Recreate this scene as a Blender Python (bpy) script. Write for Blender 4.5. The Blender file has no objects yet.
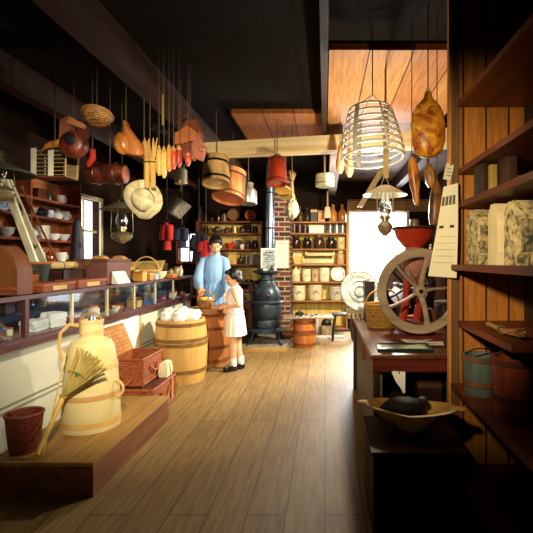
import bpy, bmesh, math, random
from mathutils import Vector, Matrix
random.seed(11)
R=math.radians
S=bpy.context.scene
C=S.collection
F=420.0; CX=325.0; CY=260.0; EYE=1.3
def P(px,py,D): return Vector(((px-CX)*D/F, D, EYE-(py-CY)*D/F))
def XP(px,D): return (px-CX)*D/F
def ZP(py,D): return EYE-(py-CY)*D/F
ORD=['','first','second','third','fourth','fifth','sixth','seventh','eighth','ninth','tenth','eleventh','twelfth','thirteenth','fourteenth','fifteenth','sixteenth','seventeenth','eighteenth','nineteenth','twentieth']
# ---------- materials
def hexc(h):
    h=h.lstrip('#'); v=[int(h[i:i+2],16)/255 for i in (0,2,4)]
    return tuple(((c/12.92) if c<=.04045 else ((c+.055)/1.055)**2.4) for c in v)+(1,)
_M={}
def _new(key):
    m=bpy.data.materials.new(key); m.use_nodes=True; nt=m.node_tree
    b=[n for n in nt.nodes if n.type=='BSDF_PRINCIPLED'][0]
    return m,nt,b
def _ramp(nt,fac,c1,c2,p1=.3,p2=.7):
    r=nt.nodes.new('ShaderNodeValToRGB'); r.color_ramp.elements[0].position=p1; r.color_ramp.elements[1].position=p2
    r.color_ramp.elements[0].color=c1; r.color_ramp.elements[1].color=c2
    nt.links.new(fac,r.inputs[0]); return r.outputs[0]
def _coord(nt,scale=(1,1,1),rot=(0,0,0)):
    t=nt.nodes.new('ShaderNodeTexCoord'); mp=nt.nodes.new('ShaderNodeMapping')
    mp.inputs['Scale'].default_value=scale; mp.inputs['Rotation'].default_value=rot
    nt.links.new(t.outputs['Object'],mp.inputs[0]); return mp.outputs[0]
def _bump(nt,b,h,strength=.3,dist=.01):
    n=nt.nodes.new('ShaderNodeBump'); n.inputs['Strength'].default_value=strength; n.inputs['Distance'].default_value=dist
    nt.links.new(h,n.inputs['Height']); nt.links.new(n.outputs[0],b.inputs['Normal'])
def plain(c,rough=.6,metal=0,var=.18,scale=9,bump=.15,spec=.4):
    key=('plain',c,rough,metal,var,scale)
    if key in _M: return _M[key]
    m,nt,b=_new('paint_'+c.strip('#')); col=hexc(c)
    d=tuple(x*(1-var) for x in col[:3])+(1,); l=tuple(min(1,x*(1+var)) for x in col[:3])+(1,)
    n=nt.nodes.new('ShaderNodeTexNoise'); n.inputs['Scale'].default_value=scale; n.inputs['Detail'].default_value=5
    nt.links.new(_coord(nt),n.inputs[0])
    nt.links.new(_ramp(nt,n.outputs[0],d,l),b.inputs['Base Color'])
    b.inputs['Roughness'].default_value=rough; b.inputs['Metallic'].default_value=metal; b.inputs['Specular IOR Level'].default_value=spec
    if bump: _bump(nt,b,n.outputs[0],bump)
    _M[key]=m; return m
def wood(c1,c2,axis='z',scale=14,rough=.6,spec=.3):
    key=('wood',c1,c2,axis,scale,rough)
    if key in _M: return _M[key]
    m,nt,b=_new('wood_'+c1.strip('#'))
    st={'x':(.08,1,1),'y':(1,.08,1),'z':(1,1,.08)}[axis]
    n=nt.nodes.new('ShaderNodeTexNoise'); n.inputs['Scale'].default_value=scale; n.inputs['Detail'].default_value=7; n.inputs['Distortion'].default_value=.6
    nt.links.new(_coord(nt,st),n.inputs[0])
    nt.links.new(_ramp(nt,n.outputs[0],hexc(c1),hexc(c2),.32,.68),b.inputs['Base Color'])
    b.inputs['Roughness'].default_value=rough; b.inputs['Specular IOR Level'].default_value=spec
    _bump(nt,b,n.outputs[0],.25); _M[key]=m; return m
def planks(c1,c2,gap,w,l,axis='y',rough=.6,mort=.012,spec=.3):
    key=('planks',c1,c2,w,l,axis)
    if key in _M: return _M[key]
    m,nt,b=_new('planks_'+c1.strip('#'))
    rot={'y':(0,0,R(90)),'x':(0,0,0),'xz':(R(-90),0,0),'yz':(R(-90),0,R(90)),'zx':(R(-90),R(0),R(90)),'zy':(0,R(90),0)}[axis]
    t=nt.nodes.new('ShaderNodeTexCoord'); sep=nt.nodes.new('ShaderNodeSeparateXYZ'); com=nt.nodes.new('ShaderNodeCombineXYZ')
    nt.links.new(t.outputs['Object'],sep.inputs[0])
    order={'y':(1,0),'x':(0,1),'xz':(0,2),'yz':(1,2),'zx':(2,0),'zy':(2,1)}[axis]
    nt.links.new(sep.outputs[order[0]],com.inputs[0]); nt.links.new(sep.outputs[order[1]],com.inputs[1])
    br=nt.nodes.new('ShaderNodeTexBrick'); br.inputs['Scale'].default_value=1
    br.inputs['Brick Width'].default_value=l; br.inputs['Row Height'].default_value=w; br.inputs['Mortar Size'].default_value=mort*.5
    br.inputs['Color1'].default_value=hexc(c1); br.inputs['Color2'].default_value=hexc(c2); br.inputs['Mortar'].default_value=hexc(gap)
    br.offset=.37
    nt.links.new(com.outputs[0],br.inputs[0])
    mp=nt.nodes.new('ShaderNodeMapping'); mp.inputs['Scale'].default_value=(1.2,14,1); nt.links.new(com.outputs[0],mp.inputs[0])
    n=nt.nodes.new('ShaderNodeTexNoise'); n.inputs['Scale'].default_value=3; n.inputs['Detail'].default_value=7
    nt.links.new(mp.outputs[0],n.inputs[0])
    mx=nt.nodes.new('ShaderNodeMixRGB'); mx.blend_type='MULTIPLY'; mx.inputs[0].default_value=.75
    nt.links.new(br.outputs[0],mx.inputs[1]); nt.links.new(_ramp(nt,n.outputs[0],(.45,.42,.38,1),(1.15,1.15,1.15,1),.25,.7),mx.inputs[2])
    nt.links.new(mx.outputs[0],b.inputs['Base Color']); b.inputs['Roughness'].default_value=rough; b.inputs['Specular IOR Level'].default_value=spec
    _bump(nt,b,br.outputs['Fac'],-.3); _M[key]=m; return m
def brickm():
    key='brick'
    if key in _M: return _M[key]
    m,nt,b=_new('old_brick')
    t=nt.nodes.new('ShaderNodeTexCoord'); sep=nt.nodes.new('ShaderNodeSeparateXYZ'); com=nt.nodes.new('ShaderNodeCombineXYZ'); ad=nt.nodes.new('ShaderNodeMath')
    nt.links.new(t.outputs['Object'],sep.inputs[0]); nt.links.new(sep.outputs[0],ad.inputs[0]); nt.links.new(sep.outputs[1],ad.inputs[1])
    nt.links.new(ad.outputs[0],com.inputs[0]); nt.links.new(sep.outputs[2],com.inputs[1])
    br=nt.nodes.new('ShaderNodeTexBrick'); br.inputs['Scale'].default_value=1
    br.inputs['Brick Width'].default_value=.21; br.inputs['Row Height'].default_value=.085; br.inputs['Mortar Size'].default_value=.011; br.inputs['Bias'].default_value=.1
    br.inputs['Color1'].default_value=hexc('#74382a'); br.inputs['Color2'].default_value=hexc('#2c1c18'); br.inputs['Mortar'].default_value=hexc('#98866c')
    nt.links.new(com.outputs[0],br.inputs[0]); nt.links.new(br.outputs[0],b.inputs['Base Color']); b.inputs['Roughness'].default_value=.9
    _bump(nt,b,br.outputs['Fac'],-.5); _M[key]=m; return m
def wicker(c1,c2,w=.022,h=.013):
    key=('wicker',c1,c2,w,h)
    if key in _M: return _M[key]
    m,nt,b=_new('wicker_'+c1.strip('#'))
    t=nt.nodes.new('ShaderNodeTexCoord'); sep=nt.nodes.new('ShaderNodeSeparateXYZ'); com=nt.nodes.new('ShaderNodeCombineXYZ'); ad=nt.nodes.new('ShaderNodeMath')
    nt.links.new(t.outputs['Object'],sep.inputs[0]); nt.links.new(sep.outputs[0],ad.inputs[0]); nt.links.new(sep.outputs[1],ad.inputs[1])
    nt.links.new(ad.outputs[0],com.inputs[0]); nt.links.new(sep.outputs[2],com.inputs[1])
    br=nt.nodes.new('ShaderNodeTexBrick'); br.inputs['Scale'].default_value=1; br.inputs['Bias'].default_value=-.2
    br.inputs['Brick Width'].default_value=w; br.inputs['Row Height'].default_value=h; br.inputs['Mortar Size'].default_value=.0022; br.inputs['Mortar Smooth'].default_value=.6
    d=tuple(x*.35 for x in hexc(c2)[:3])+(1,)
    br.inputs['Color1'].default_value=hexc(c1); br.inputs['Color2'].default_value=hexc(c2); br.inputs['Mortar'].default_value=d
    nt.links.new(com.outputs[0],br.inputs[0]); nt.links.new(br.outputs[0],b.inputs['Base Color']); b.inputs['Roughness'].default_value=.6
    _bump(nt,b,br.outputs['Fac'],-.7); _M[key]=m; return m
def glass(c='#e8f0ee',alpha=.16,rough=.05):
    key=('glass',c,alpha)
    if key in _M: return _M[key]
    m,nt,b=_new('glass_'+c.strip('#'))
    out=[n for n in nt.nodes if n.type=='OUTPUT_MATERIAL'][0]
    tr=nt.nodes.new('ShaderNodeBsdfTransparent'); tr.inputs[0].default_value=hexc(c); mix=nt.nodes.new('ShaderNodeMixShader')
    nt.nodes.remove(b); b=nt.nodes.new('ShaderNodeBsdfGlossy'); b.inputs[0].default_value=(.9,.95,1,1); b.inputs['Roughness'].default_value=rough
    lw=nt.nodes.new('ShaderNodeLayerWeight'); lw.inputs[0].default_value=.35; ma=nt.nodes.new('ShaderNodeMath'); ma.operation='MULTIPLY_ADD'
    ma.inputs[1].default_value=alpha*2; ma.inputs[2].default_value=alpha*.5; nt.links.new(lw.outputs['Fresnel'],ma.inputs[0]); nt.links.new(ma.outputs[0],mix.inputs[0])
    nt.links.new(tr.outputs[0],mix.inputs[1]); nt.links.new(b.outputs[0],mix.inputs[2]); nt.links.new(mix.outputs[0],out.inputs[0])
    _M[key]=m; return m
def blotch(c1,c2,c3,scale=8,rough=.5):
    key=('blotch',c1,c2,c3,scale)
    if key in _M: return _M[key]
    m,nt,b=_new('mottled_'+c1.strip('#'))
    n=nt.nodes.new('ShaderNodeTexNoise'); n.inputs['Scale'].default_value=scale; n.inputs['Detail'].default_value=4; n.inputs['Distortion'].default_value=1.2
    nt.links.new(_coord(nt),n.inputs[0])
    r=nt.nodes.new('ShaderNodeValToRGB'); e=r.color_ramp.elements; e[0].position=.36; e[0].color=hexc(c1); e[1].position=.64; e[1].color=hexc(c3)
    x=e.new(.5); x.color=hexc(c2); nt.links.new(n.outputs[0],r.inputs[0]); nt.links.new(r.outputs[0],b.inputs['Base Color'])
    b.inputs['Roughness'].default_value=rough; _bump(nt,b,n.outputs[0],.4); _M[key]=m; return m
def dotted(c1,c2,scale,thr):
    m,nt,b=_new('pierced_tin'); v=nt.nodes.new('ShaderNodeTexVoronoi'); v.inputs['Scale'].default_value=scale; v.inputs['Randomness'].default_value=.25
    nt.links.new(_coord(nt),v.inputs[0]); nt.links.new(_ramp(nt,v.outputs['Distance'],hexc(c2),hexc(c1),thr,thr+.05),b.inputs['Base Color'])
    b.inputs['Roughness'].default_value=.4; b.inputs['Metallic'].default_value=.4; return m
def checker(c1,c2,scale):
    m,nt,b=_new('checks'); n=nt.nodes.new('ShaderNodeTexChecker'); n.inputs['Scale'].default_value=scale
    n.inputs[1].default_value=hexc(c1); n.inputs[2].default_value=hexc(c2); nt.links.new(_coord(nt),n.inputs[0])
    nt.links.new(n.outputs[0],b.inputs['Base Color']); b.inputs['Roughness'].default_value=.5; return m
def emit(c,s):
    m=bpy.data.materials.new('sky_light'); m.use_nodes=True; nt=m.node_tree; nt.nodes.clear()
    e=nt.nodes.new('ShaderNodeEmission'); o=nt.nodes.new('ShaderNodeOutputMaterial'); e.inputs[0].default_value=hexc(c); e.inputs[1].default_value=s
    nt.links.new(e.outputs[0],o.inputs[0]); return m
# ---------- mesh builder
class B:
    def __init__(s,org=(0,0,0)):
        s.bm=bmesh.new(); s.o=Vector(org); s.M=None
    def v(s,p):
        p=Vector(p)
        if s.M is not None: p=s.M@p
        return s.bm.verts.new(p-s.o)
    def box(s,a,b,bev=0):
        a=Vector(a); b=Vector(b)
        lo=Vector((min(a.x,b.x),min(a.y,b.y),min(a.z,b.z))); hi=Vector((max(a.x,b.x),max(a.y,b.y),max(a.z,b.z)))
        vs=[s.v((x,y,z)) for x in (lo.x,hi.x) for y in (lo.y,hi.y) for z in (lo.z,hi.z)]
        fs=[(0,1,3,2),(4,6,7,5),(0,4,5,1),(2,3,7,6),(0,2,6,4),(1,5,7,3)]
        faces=[s.bm.faces.new([vs[i] for i in f]) for f in fs]
        if bev:
            es=set(e for f in faces for e in f.edges)
            bmesh.ops.bevel(s.bm,geom=list(es),offset=bev,segments=2,affect='EDGES',profile=.5)
        return s
    def obox(s,c,size,rot=(0,0,0),bev=0):
        old=s.M; m=Matrix.Translation(Vector(c))@ (Matrix.Rotation(rot[2],4,'Z')@Matrix.Rotation(rot[1],4,'Y')@Matrix.Rotation(rot[0],4,'X'))
        s.M=m if old is None else old@m
        h=Vector(size)/2; s.box(-h,h,bev); s.M=old; return s
    def loft(s,rings,cap=True):
        prev=None; first=None
        for r in rings:
            vs=[s.v(p) for p in r]
            if prev:
                n=len(vs)
                for i in range(n):
                    s.bm.faces.new((prev[i],prev[(i+1)%n],vs[(i+1)%n],vs[i]))
            else: first=vs
            prev=vs
        if cap:
            s.bm.faces.new(list(reversed(first))); s.bm.faces.new(prev)
        return s
    def lathe(s,prof,c=(0,0,0),seg=24,axis='z',rip=0,nr=0,cap=True,tilt=None):
        c=Vector(c); rings=[]
        for r,h in prof:
            r=max(r,.0006); ring=[]
            for i in range(seg):
                a=2*math.pi*i/seg; rr=r*(1+(rip*math.cos(nr*a) if rip else 0))
                if axis=='z': p=Vector((rr*math.cos(a),rr*math.sin(a),h))
                elif axis=='y': p=Vector((rr*math.cos(a),h,-rr*math.sin(a)))
                else: p=Vector((h,rr*math.cos(a),rr*math.sin(a)))
                if tilt is not None: p=tilt@p
                ring.append(c+p)
            rings.append(ring)
        return s.loft(rings,cap)
    def tube(s,pts,rad,seg=8,cap=True,flat=None):
        pts=[Vector(p) for p in pts]; n=len(pts)
        if not hasattr(rad,'__len__'): rad=[rad]*n
        rings=[]; up=None
        for i,p in enumerate(pts):
            t=(pts[min(i+1,n-1)]-pts[max(i-1,0)])
            if t.length<1e-9: t=Vector((0,0,1))
            t.normalize()
            if up is None:
                up=Vector((0,0,1)) if abs(t.z)<.9 else Vector((0,1,0))
            a=t.cross(up); 
            if a.length<1e-6: a=t.orthogonal()
            a.normalize(); b=a.cross(t).normalized(); up=b
            fy=1 if flat is None else flat
            rings.append([p+rad[i]*(math.cos(2*math.pi*k/seg)*a+fy*math.sin(2*math.pi*k/seg)*b) for k in range(seg)])
        return s.loft(rings,cap)
    def ell(s,c,r,seg=16,rings=10,rot=None,noise=0):
        c=Vector(c); r=Vector(r); rr=[]
        for j in range(1,rings):
            th=math.pi*j/rings; ring=[]
            for i in range(seg):
                a=2*math.pi*i/seg
                p=Vector((r.x*math.sin(th)*math.cos(a),r.y*math.sin(th)*math.sin(a),-r.z*math.cos(th)))
                if noise: p*=1+random.uniform(-noise,noise)
                if rot is not None: p=rot@p
                ring.append(c+p)
            rr.append(ring)
        return s.loft(rr)
    def prism(s,poly,t,plane='xz',at=0):
        def q(u,v,w):
            return {'xz':(u,w,v),'xy':(u,v,w),'yz':(w,u,v)}[plane]
        return s.loft([[q(u,v,at) for u,v in poly],[q(u,v,at+t) for u,v in poly]])
    def torus(s,c,Rr,r,axis='z',seg=32,rs=8,a0=0,a1=2*math.pi,sy=1,tilt=None):
        c=Vector(c); full=abs(a1-a0-2*math.pi)<1e-6; n=seg; rings=[]
        for i in range(n+(0 if full else 1)):
            a=a0+(a1-a0)*i/n
            d={'z':Vector((math.cos(a),math.sin(a)*sy,0)),'y':Vector((math.cos(a),0,math.sin(a)*sy)),'x':Vector((0,math.cos(a),math.sin(a)*sy))}[axis]
            k={'z':Vector((0,0,1)),'y':Vector((0,1,0)),'x':Vector((1,0,0))}[axis]
            ring=[d*Rr+r*(math.cos(2*math.pi*j/rs)*d.normalized()+math.sin(2*math.pi*j/rs)*k) for j in range(rs)]
            if tilt is not None: ring=[tilt@p for p in ring]
            rings.append([c+p for p in ring])
        if full:
            vv=[[s.v(p) for p in r_] for r_ in rings]
            for i in range(n):
                A=vv[i]; Bb=vv[(i+1)%n]
                for j in range(rs): s.bm.faces.new((A[j],A[(j+1)%rs],Bb[(j+1)%rs],Bb[j]))
        else: s.loft(rings)
        return s
    def build(s,name,mat,parent=None,smooth=35,mods=None):
        bmesh.ops.recalc_face_normals(s.bm,faces=s.bm.faces)
        me=bpy.data.meshes.new(name); s.bm.to_mesh(me); s.bm.free(); me.materials.append(mat)
        if smooth:
            for p in me.polygons: p.use_smooth=True
            me.set_sharp_from_angle(angle=R(smooth))
        o=bpy.data.objects.new(name,me); C.objects.link(o)
        if parent is not None: o.parent=parent
        else: o.location=s.o
        return o
def thing(name,label,cat,loc=(0,0,0),rz=0,group=None):
    o=bpy.data.objects.new(name,None); C.objects.link(o); o.location=loc; o.rotation_euler=(0,0,rz)
    o.empty_display_size=.05
    o['label']=label; o['category']=cat
    if group: o['group']=group
    return o
def tag(o,label,cat,group=None):
    o['label']=label; o['category']=cat
    if group: o['group']=group
    return o
def struct(o): o['kind']='structure'; return o
def lab(o,l): o['label']=l; return o
def ring_pts(c,Rr,a0,a1,n,plane='xz',sy=1):
    out=[]
    for i in range(n+1):
        a=a0+(a1-a0)*i/n; u=Rr*math.cos(a); w=Rr*math.sin(a)*sy
        d={'xz':(u,0,w),'yz':(0,u,w),'xy':(u,w,0)}[plane]; out.append(Vector(c)+Vector(d))
    return out
# ---------- setting
XL,XR,YB,YF,ZC=-3.2,2.0,8.0,-1.5,2.85
floor_m=planks('#8f7546','#846a3e','#58442a',.2,3.4,'y',.55,.007)
shaded_ceil=planks('#18110b','#110c08','#060403',.2,3,'y',.9,spec=.1)  # shade of the unlit side of the ceiling is put into this tone
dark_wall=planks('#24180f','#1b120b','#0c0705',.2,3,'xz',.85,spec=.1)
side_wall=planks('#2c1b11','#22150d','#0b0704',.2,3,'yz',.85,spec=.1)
wd_dark=wood('#200f08','#3a1c10','x'); wd_darky=wood('#200f08','#3a1c10','y'); wd_darkz=wood('#200f08','#3a1c10','z')
wd_red=wood('#5a2410','#8a4220','x'); wd_redy=wood('#5a2410','#8a4220','y'); wd_redz=wood('#5a2410','#8a4220','z')
wd_shelf=wood('#7a4a20','#a86e34','x'); wd_shelfz=wood('#7a4a20','#a86e34','z')
pale_x=wood('#b39a62','#dcc895','x'); pale_z=wood('#b39a62','#dcc895','z'); pale_y=wood('#b39a62','#dcc895','y')
yellow_back=planks('#d8bd62','#c9ab52','#8a7030',.22,2,'zx',.7)
cream_paint=plain('#d3d2b8',.55,0,.06,3)
b=B(); b.box((XL-.1,YF-.1,-.1),(XR+.1,YB+.1,0)); struct(b.build('floor',floor_m,None,0))
b=B(); b.box((XL-.1,YF-.1,ZC),(XR+.1,YB+.1,ZC+.1)); struct(b.build('ceiling',shaded_ceil,None,0))
def wall_with_hole(name,mat,plane,at,t,u0,u1,holes):
    # vertical wall slab with rectangular openings; holes sorted along u: (ua,ub,za,zb)
    b=B()
    def bx(ua,ub,za,zb):
        if ub-ua<1e-4 or zb-za<1e-4: return
        if plane=='x': b.box((ua,at,za),(ub,at+t,zb))
        else: b.box((at,ua,za),(at+t,ub,zb))
    u=u0
    for ua,ub,za,zb in holes:
        bx(u,ua,0,ZC); bx(ua,ub,0,za); bx(ua,ub,zb,ZC); u=ub
    bx(u,u1,0,ZC)
    return struct(b.build(name,mat,None,0))
W1=(.47,1.55,.5,2.2); W2=(5.3,5.95,1.27,2.12); W3=(-2.78,-2.4,1.28,1.8)
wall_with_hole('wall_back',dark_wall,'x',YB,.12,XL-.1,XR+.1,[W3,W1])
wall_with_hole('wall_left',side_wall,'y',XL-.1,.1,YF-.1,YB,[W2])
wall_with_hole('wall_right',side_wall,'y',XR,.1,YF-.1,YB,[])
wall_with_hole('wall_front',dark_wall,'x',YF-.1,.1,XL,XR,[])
def window(n,plane,at,w,mat,bars):
    ua,ub,za,zb=w; t=.05
    def bx(b,u0,u1,z0,z1,d0,d1):
        if plane=='x': b.box((u0,at+d0,z0),(u1,at+d1,z1))
        else: b.box((at+d0,u0,z0),(at+d1,u1,z1))
    s=-1 if plane=='x' else 1
    r=bpy.data.objects.new('window_%d'%n,None); C.objects.link(r); r['kind']='structure'
    b=B()
    for a in ((ua-t,ua,za-t,zb+t),(ub,ub+t,za-t,zb+t),(ua,ub,zb,zb+t),(ua,ub,za-t,za)): bx(b,*a,0,s*.03)
    o=b.build('window_frame',mat,r)
    if bars:
        b=B(); um=(ua+ub)/2; zm=(za+zb)/2
        bx(b,um-.012,um+.012,za,zb,-s*.03,-s*.05); bx(b,ua,ub,zm-.015,zm+.015,-s*.03,-s*.05)
        b.build('window_sash',mat,r)
    b=B(); bx(b,ua,ub,za,zb,-s*.055,-s*.06); b.build('window_pane',glass('#fbfcff',.05),r)
window(1,'x',YB,W1,wood('#a8906a','#cdb88c','z'),False)
window(2,'y',XL,W2,wood('#a89878','#d0c4a0','z'),True)
window(3,'x',YB,W3,wd_redz,True)
# ceiling timbers
def quadbeam(x0,x1,y0,y1,zl,zr):
    b=B(); b.loft([[(x0,y0,zl[0]),(x0,y1,zl[0]),(x0,y1,zl[1]),(x0,y0,zl[1])],[(x1,y0,zr[0]),(x1,y1,zr[0]),(x1,y1,zr[1]),(x1,y0,zr[1])]]); return b
struct(quadbeam(-1.36,XR,4.5,4.68,(2.42,2.555),(2.56,2.76)).build('beam',wood('#bb9a60','#ead6a2','x',9),None,0))
for k,(x0,x1,ya,yb,zl,m) in enumerate([(-2.5,-2.38,YF,YB,2.62,wd_darky),(-1.47,-1.35,YF,YB,2.6,wd_darky),(-.03,.02,YF,YB,2.66,wd_darky),(.06,.2,4.7,YB,2.52,wood('#6a5850','#8c7a70','y')),(1.25,1.37,4.7,YB,2.6,wd_darky)]):
    b=B(); b.box((x0,ya,zl),(x1,yb,ZC)); struct(b.build('joist',m,None,0))
lit_orange_boards=planks('#b9743a','#9a5a2a','#3a1e0e',.32,3,'y',.6)  # lit stretch of ceiling behind the beam, painted as brighter orange boards
b=B(); b.box((-.97,4.3,2.8),(-.035,5.95,ZC-.002)); struct(b.build('lit_ceiling_board',lit_orange_boards,None,0))
b=B(); b.box((.03,3.0,2.8),(1.24,5.2,ZC-.002)); struct(b.build('lit_ceiling_board',planks('#c98f55','#a86a38','#4a2a14',.32,3,'y',.6),None,0))  # same lit ceiling on the window side, its brightness in the colour
b=B(); b.box((.21,5.3,2.8),(1.99,YB-.01,ZC-.002)); struct(b.build('lit_ceiling_board',planks('#6e5a56','#57453f','#221a16',.22,3,'y',.7),None,0))  # greyer boards carry the window light on the ceiling in their colour
# sloping batten brace
b=B(); p0=P(360,207,7.2); p1=P(388,160,6.2); d=(p1-p0)
b.loft([[p+Vector(q) for q in ((-.05,0,0),(.05,0,0),(.05,.03,0),(-.05,.03,0))] for p in (p0,p1)])
struct(b.build('trim_1',pale_z,None,0))
b=B()
b.box((.42,7.9,2.22),(1.98,7.995,2.44)); struct(b.build('trim_2',planks('#9c7a48','#7c5c34','#2c1c0e',.22,.42,'xz',.7),None,0))
# brick chimney with hearth
b=B(); b.box((-.95,7.2,0),(-.6,7.99,ZC)); struct(b.build('chimney',brickm(),None,0))
b=B(); b.box((-1.45,6.02,0),(-.56,7.19,.03)); h=struct(b.build('hearth',blotch('#4a4236','#7e7360','#a3967c',26,.9),None,0))
b=B(); b.box((-1.47,5.97,0),(-.54,6.02,.045)); b.build('hearth_border',wood('#8a6430','#b08a48','x'),h)
# ---------- generic small wares
def jar(name,loc,w,h,m,lidm,label,cat,group):
    r=w/2; t=thing(name,label,cat,loc,random.uniform(0,6),group)
    b=B(); b.lathe([(0,0),(r*.93,0),(r,h*.06),(r,h*.62),(r*.9,h*.74),(r*.62,h*.82),(r*.62,h*.88)],seg=18); b.build('jar_body',m,t)
    b=B(); b.lathe([(r*.7,h*.865),(r*.72,h*.88),(r*.72,h*.97),(r*.6,h),(0,h)],seg=18); b.build('lid',lidm,t); return t
def bottle(name,loc,w,h,m,lidm,label,cat,group):
    r=w/2; t=thing(name,label,cat,loc,0,group)
    b=B(); b.lathe([(0,0),(r*.95,0),(r,h*.03),(r,h*.52),(r*.85,h*.62),(r*.4,h*.76),(r*.33,h*.92),(r*.42,h*.93),(r*.42,h*.96)],seg=18); b.build('bottle_body',m,t)
    b=B(); b.lathe([(r*.3,h*.955),(r*.32,h),(0,h)],seg=12); b.build('stopper',lidm,t); return t
def crock(name,loc,w,h,m,lidm,label,cat,group):
    r=w/2; t=thing(name,label,cat,loc,0,group)
    b=B(); b.lathe([(0,0),(r*.9,0),(r*.97,h*.1),(r,h*.5),(r*.96,h*.86),(r*1.0,h*.88),(r*1.0,h*.99),(r*.88,h),(r*.86,h*.9),(0,h*.86)],seg=24); b.build('crock_body',m,t)
    for s in (-1,1):
        b=B(); b.torus((s*r*.93,0,h*.72),h*.06,h*.025,'z',10,6); b.build('handle',m,t)
    b=B(); a=r*1.0
    pts=[Vector((a*math.sin(q),-a*math.cos(q),h*(.5+.12*math.sin(q*9)))) for q in [i*.1-.45 for i in range(10)]]
    b.tube(pts,h*.022,6); b.torus((0,-r*.99,h*.55),h*.07,h*.015,'y',14,5); b.build('painted_mark',lidm,t); return t
def jug(name,loc,w,h,m,lidm,label,cat,group):
    r=w/2; t=thing(name,label,cat,loc,0,group)
    b=B(); b.lathe([(0,0),(r*.95,0),(r,h*.04),(r,h*.5)],seg=20); b.build('jug_base',m,t)
    b=B(); b.lathe([(r*1.003,h*.49),(r*.97,h*.62),(r*.7,h*.76),(r*.3,h*.86),(r*.27,h*.95),(r*.36,h*.96),(r*.36,h),(0,h)],seg=20); b.build('jug_shoulder',lidm,t)
    b=B(); b.tube(ring_pts((r*.5,0,h*.82),h*.13,R(-70),R(150),8),h*.03,6); b.build('handle',lidm,t); return t
def tin(name,loc,w,h,m,lidm,label,cat,group):
    r=w/2; t=thing(name,label,cat,loc,random.uniform(0,6),group)
    b=B(); b.lathe([(0,0),(r,0),(r,h*.8),(r*.97,h*.8)],seg=18); b.build('tin_body',m,t)
    b=B(); b.lathe([(r*1.02,h*.8),(r*1.02,h*.96),(r*.6,h),(0,h)],seg=18); b.build('lid',lidm,t); return t
def carton(name,loc,w,h,m,lidm,label,cat,group):
    t=thing(name,label,cat,loc,random.uniform(-.08,.08),group); d=min(.16,w)
    b=B(); b.box((-w/2,-d/2,0),(w/2,d/2,h*.78)); b.build('box_body',m,t)
    b=B(); b.box((-w/2-.003,-d/2-.003,h*.78),(w/2+.003,d/2+.003,h)); b.build('lid',lidm,t); return t
def bowl(name,loc,w,h,m,lidm,label,cat,group):
    r=w/2; t=tag(B(loc).lathe([(0,0),(r*.5,0),(r*.5,h*.1),(r*.8,h*.4),(r,h),(r*.95,h),(r*.7,h*.4),(0,h*.2)],c=loc,seg=22).build(name,m),label,cat,group); return t
def plate(name,loc,w,h,m,lidm,label,cat,group):
    r=w/2; t=thing(name,label,cat,(loc[0],loc[1],loc[2]),0,group)
    til=Matrix.Rotation(R(-10),4,'X')
    b=B(); b.lathe([(0,.0),(r*.62,0),(r,-.018),(r,-.012),(r*.62,.012),(0,.012)],(0,0,r+.004),24,'y',tilt=til); b.build('dish',m,t)
    b=B(); b.torus((0,-.008,r+.004),r*.78,r*.05,'y',24,5,tilt=til); b.build('rim_band',lidm,t); return t
def cup(name,loc,w,h,m,lidm,label,cat,group):
    r=w/2; t=thing(name,label,cat,loc,random.uniform(-1,1),group)
    b=B(); b.lathe([(0,0),(r*.6,0),(r*.65,h*.05),(r*.95,h*.6),(r,h),(r*.93,h),(r*.85,h*.5),(0,h*.12)],seg=18); b.build('cup_body',m,t)
    b=B(); b.torus((r*1.05,0,h*.55),h*.24,h*.05,'y',14,6); b.build('handle',m,t); return t
def teapot(name,loc,w,h,m,lidm,label,cat,group):
    r=w*.36; t=thing(name,label,cat,loc,random.uniform(-.3,.3),group)
    b=B(); b.lathe([(0,0),(r*.6,0),(r*.65,h*.06),(r,h*.35),(r*.95,h*.55),(r*.5,h*.78),(r*.5,h*.8)],seg=20); b.build('pot_body',m,t)
    b=B(); b.tube([(-r*.8,0,h*.35),(-r*1.3,0,h*.5),(-r*1.6,0,h*.8)],[h*.1,h*.06,h*.04],8); b.build('spout',m,t)
    b=B(); b.tube(ring_pts((r*.95,0,h*.5),h*.25,R(-100),R(100),8),h*.035,6); b.build('handle',m,t)
    b=B(); b.lathe([(r*.52,h*.79),(r*.3,h*.88),(r*.1,h*.9),(r*.13,h*.96),(0,h)],seg=16); b.build('lid',lidm,t); return t
def pan(name,loc,w,h,m,lidm,label,cat,group):
    r=w/2; t=thing(name,label,cat,loc,0,group)
    til=Matrix.Rotation(R(-8),4,'X')
    b=B(); b.lathe([(0,.0),(r*.85,0),(r,-.05),(r*.97,-.05),(r*.83,-.01),(0,-.01)],(0,0,r+.002),24,'y',tilt=til); b.build('pan_body',m,t)
    b=B(); b.torus((0,-.04,r*1.1),r*1.05,.008,'y',20,6,R(10),R(170)); b.build('bail',lidm,t); return t
KINDS={'jar':jar,'bottle':bottle,'crock':crock,'jug':jug,'tin':tin,'carton':carton,'bowl':bowl,'plate':plate,'cup':cup,'teapot':teapot,'pan':pan}
CATS={'jar':'jar','bottle':'bottle','crock':'crock','jug':'jug','tin':'tin','carton':'box','bowl':'bowl','plate':'plate','cup':'cup','teapot':'teapot','pan':'pan'}
def ware(kind,loc,w,h,c,lc,label,group,rough=.35,metal=0,name=None):
    nm=name or {'jar':'storage_jar','bottle':'bottle','crock':'stoneware_crock','jug':'stoneware_jug','tin':'tin_canister','carton':'small_box','bowl':'bowl','plate':'plate','cup':'cup','teapot':'teapot','pan':'pan'}[kind]
    return KINDS[kind](nm,loc,w,h,plain(c,rough,metal,.2,14),plain(lc,rough+.1,metal,.2,14),label,CATS[kind],group)
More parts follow.
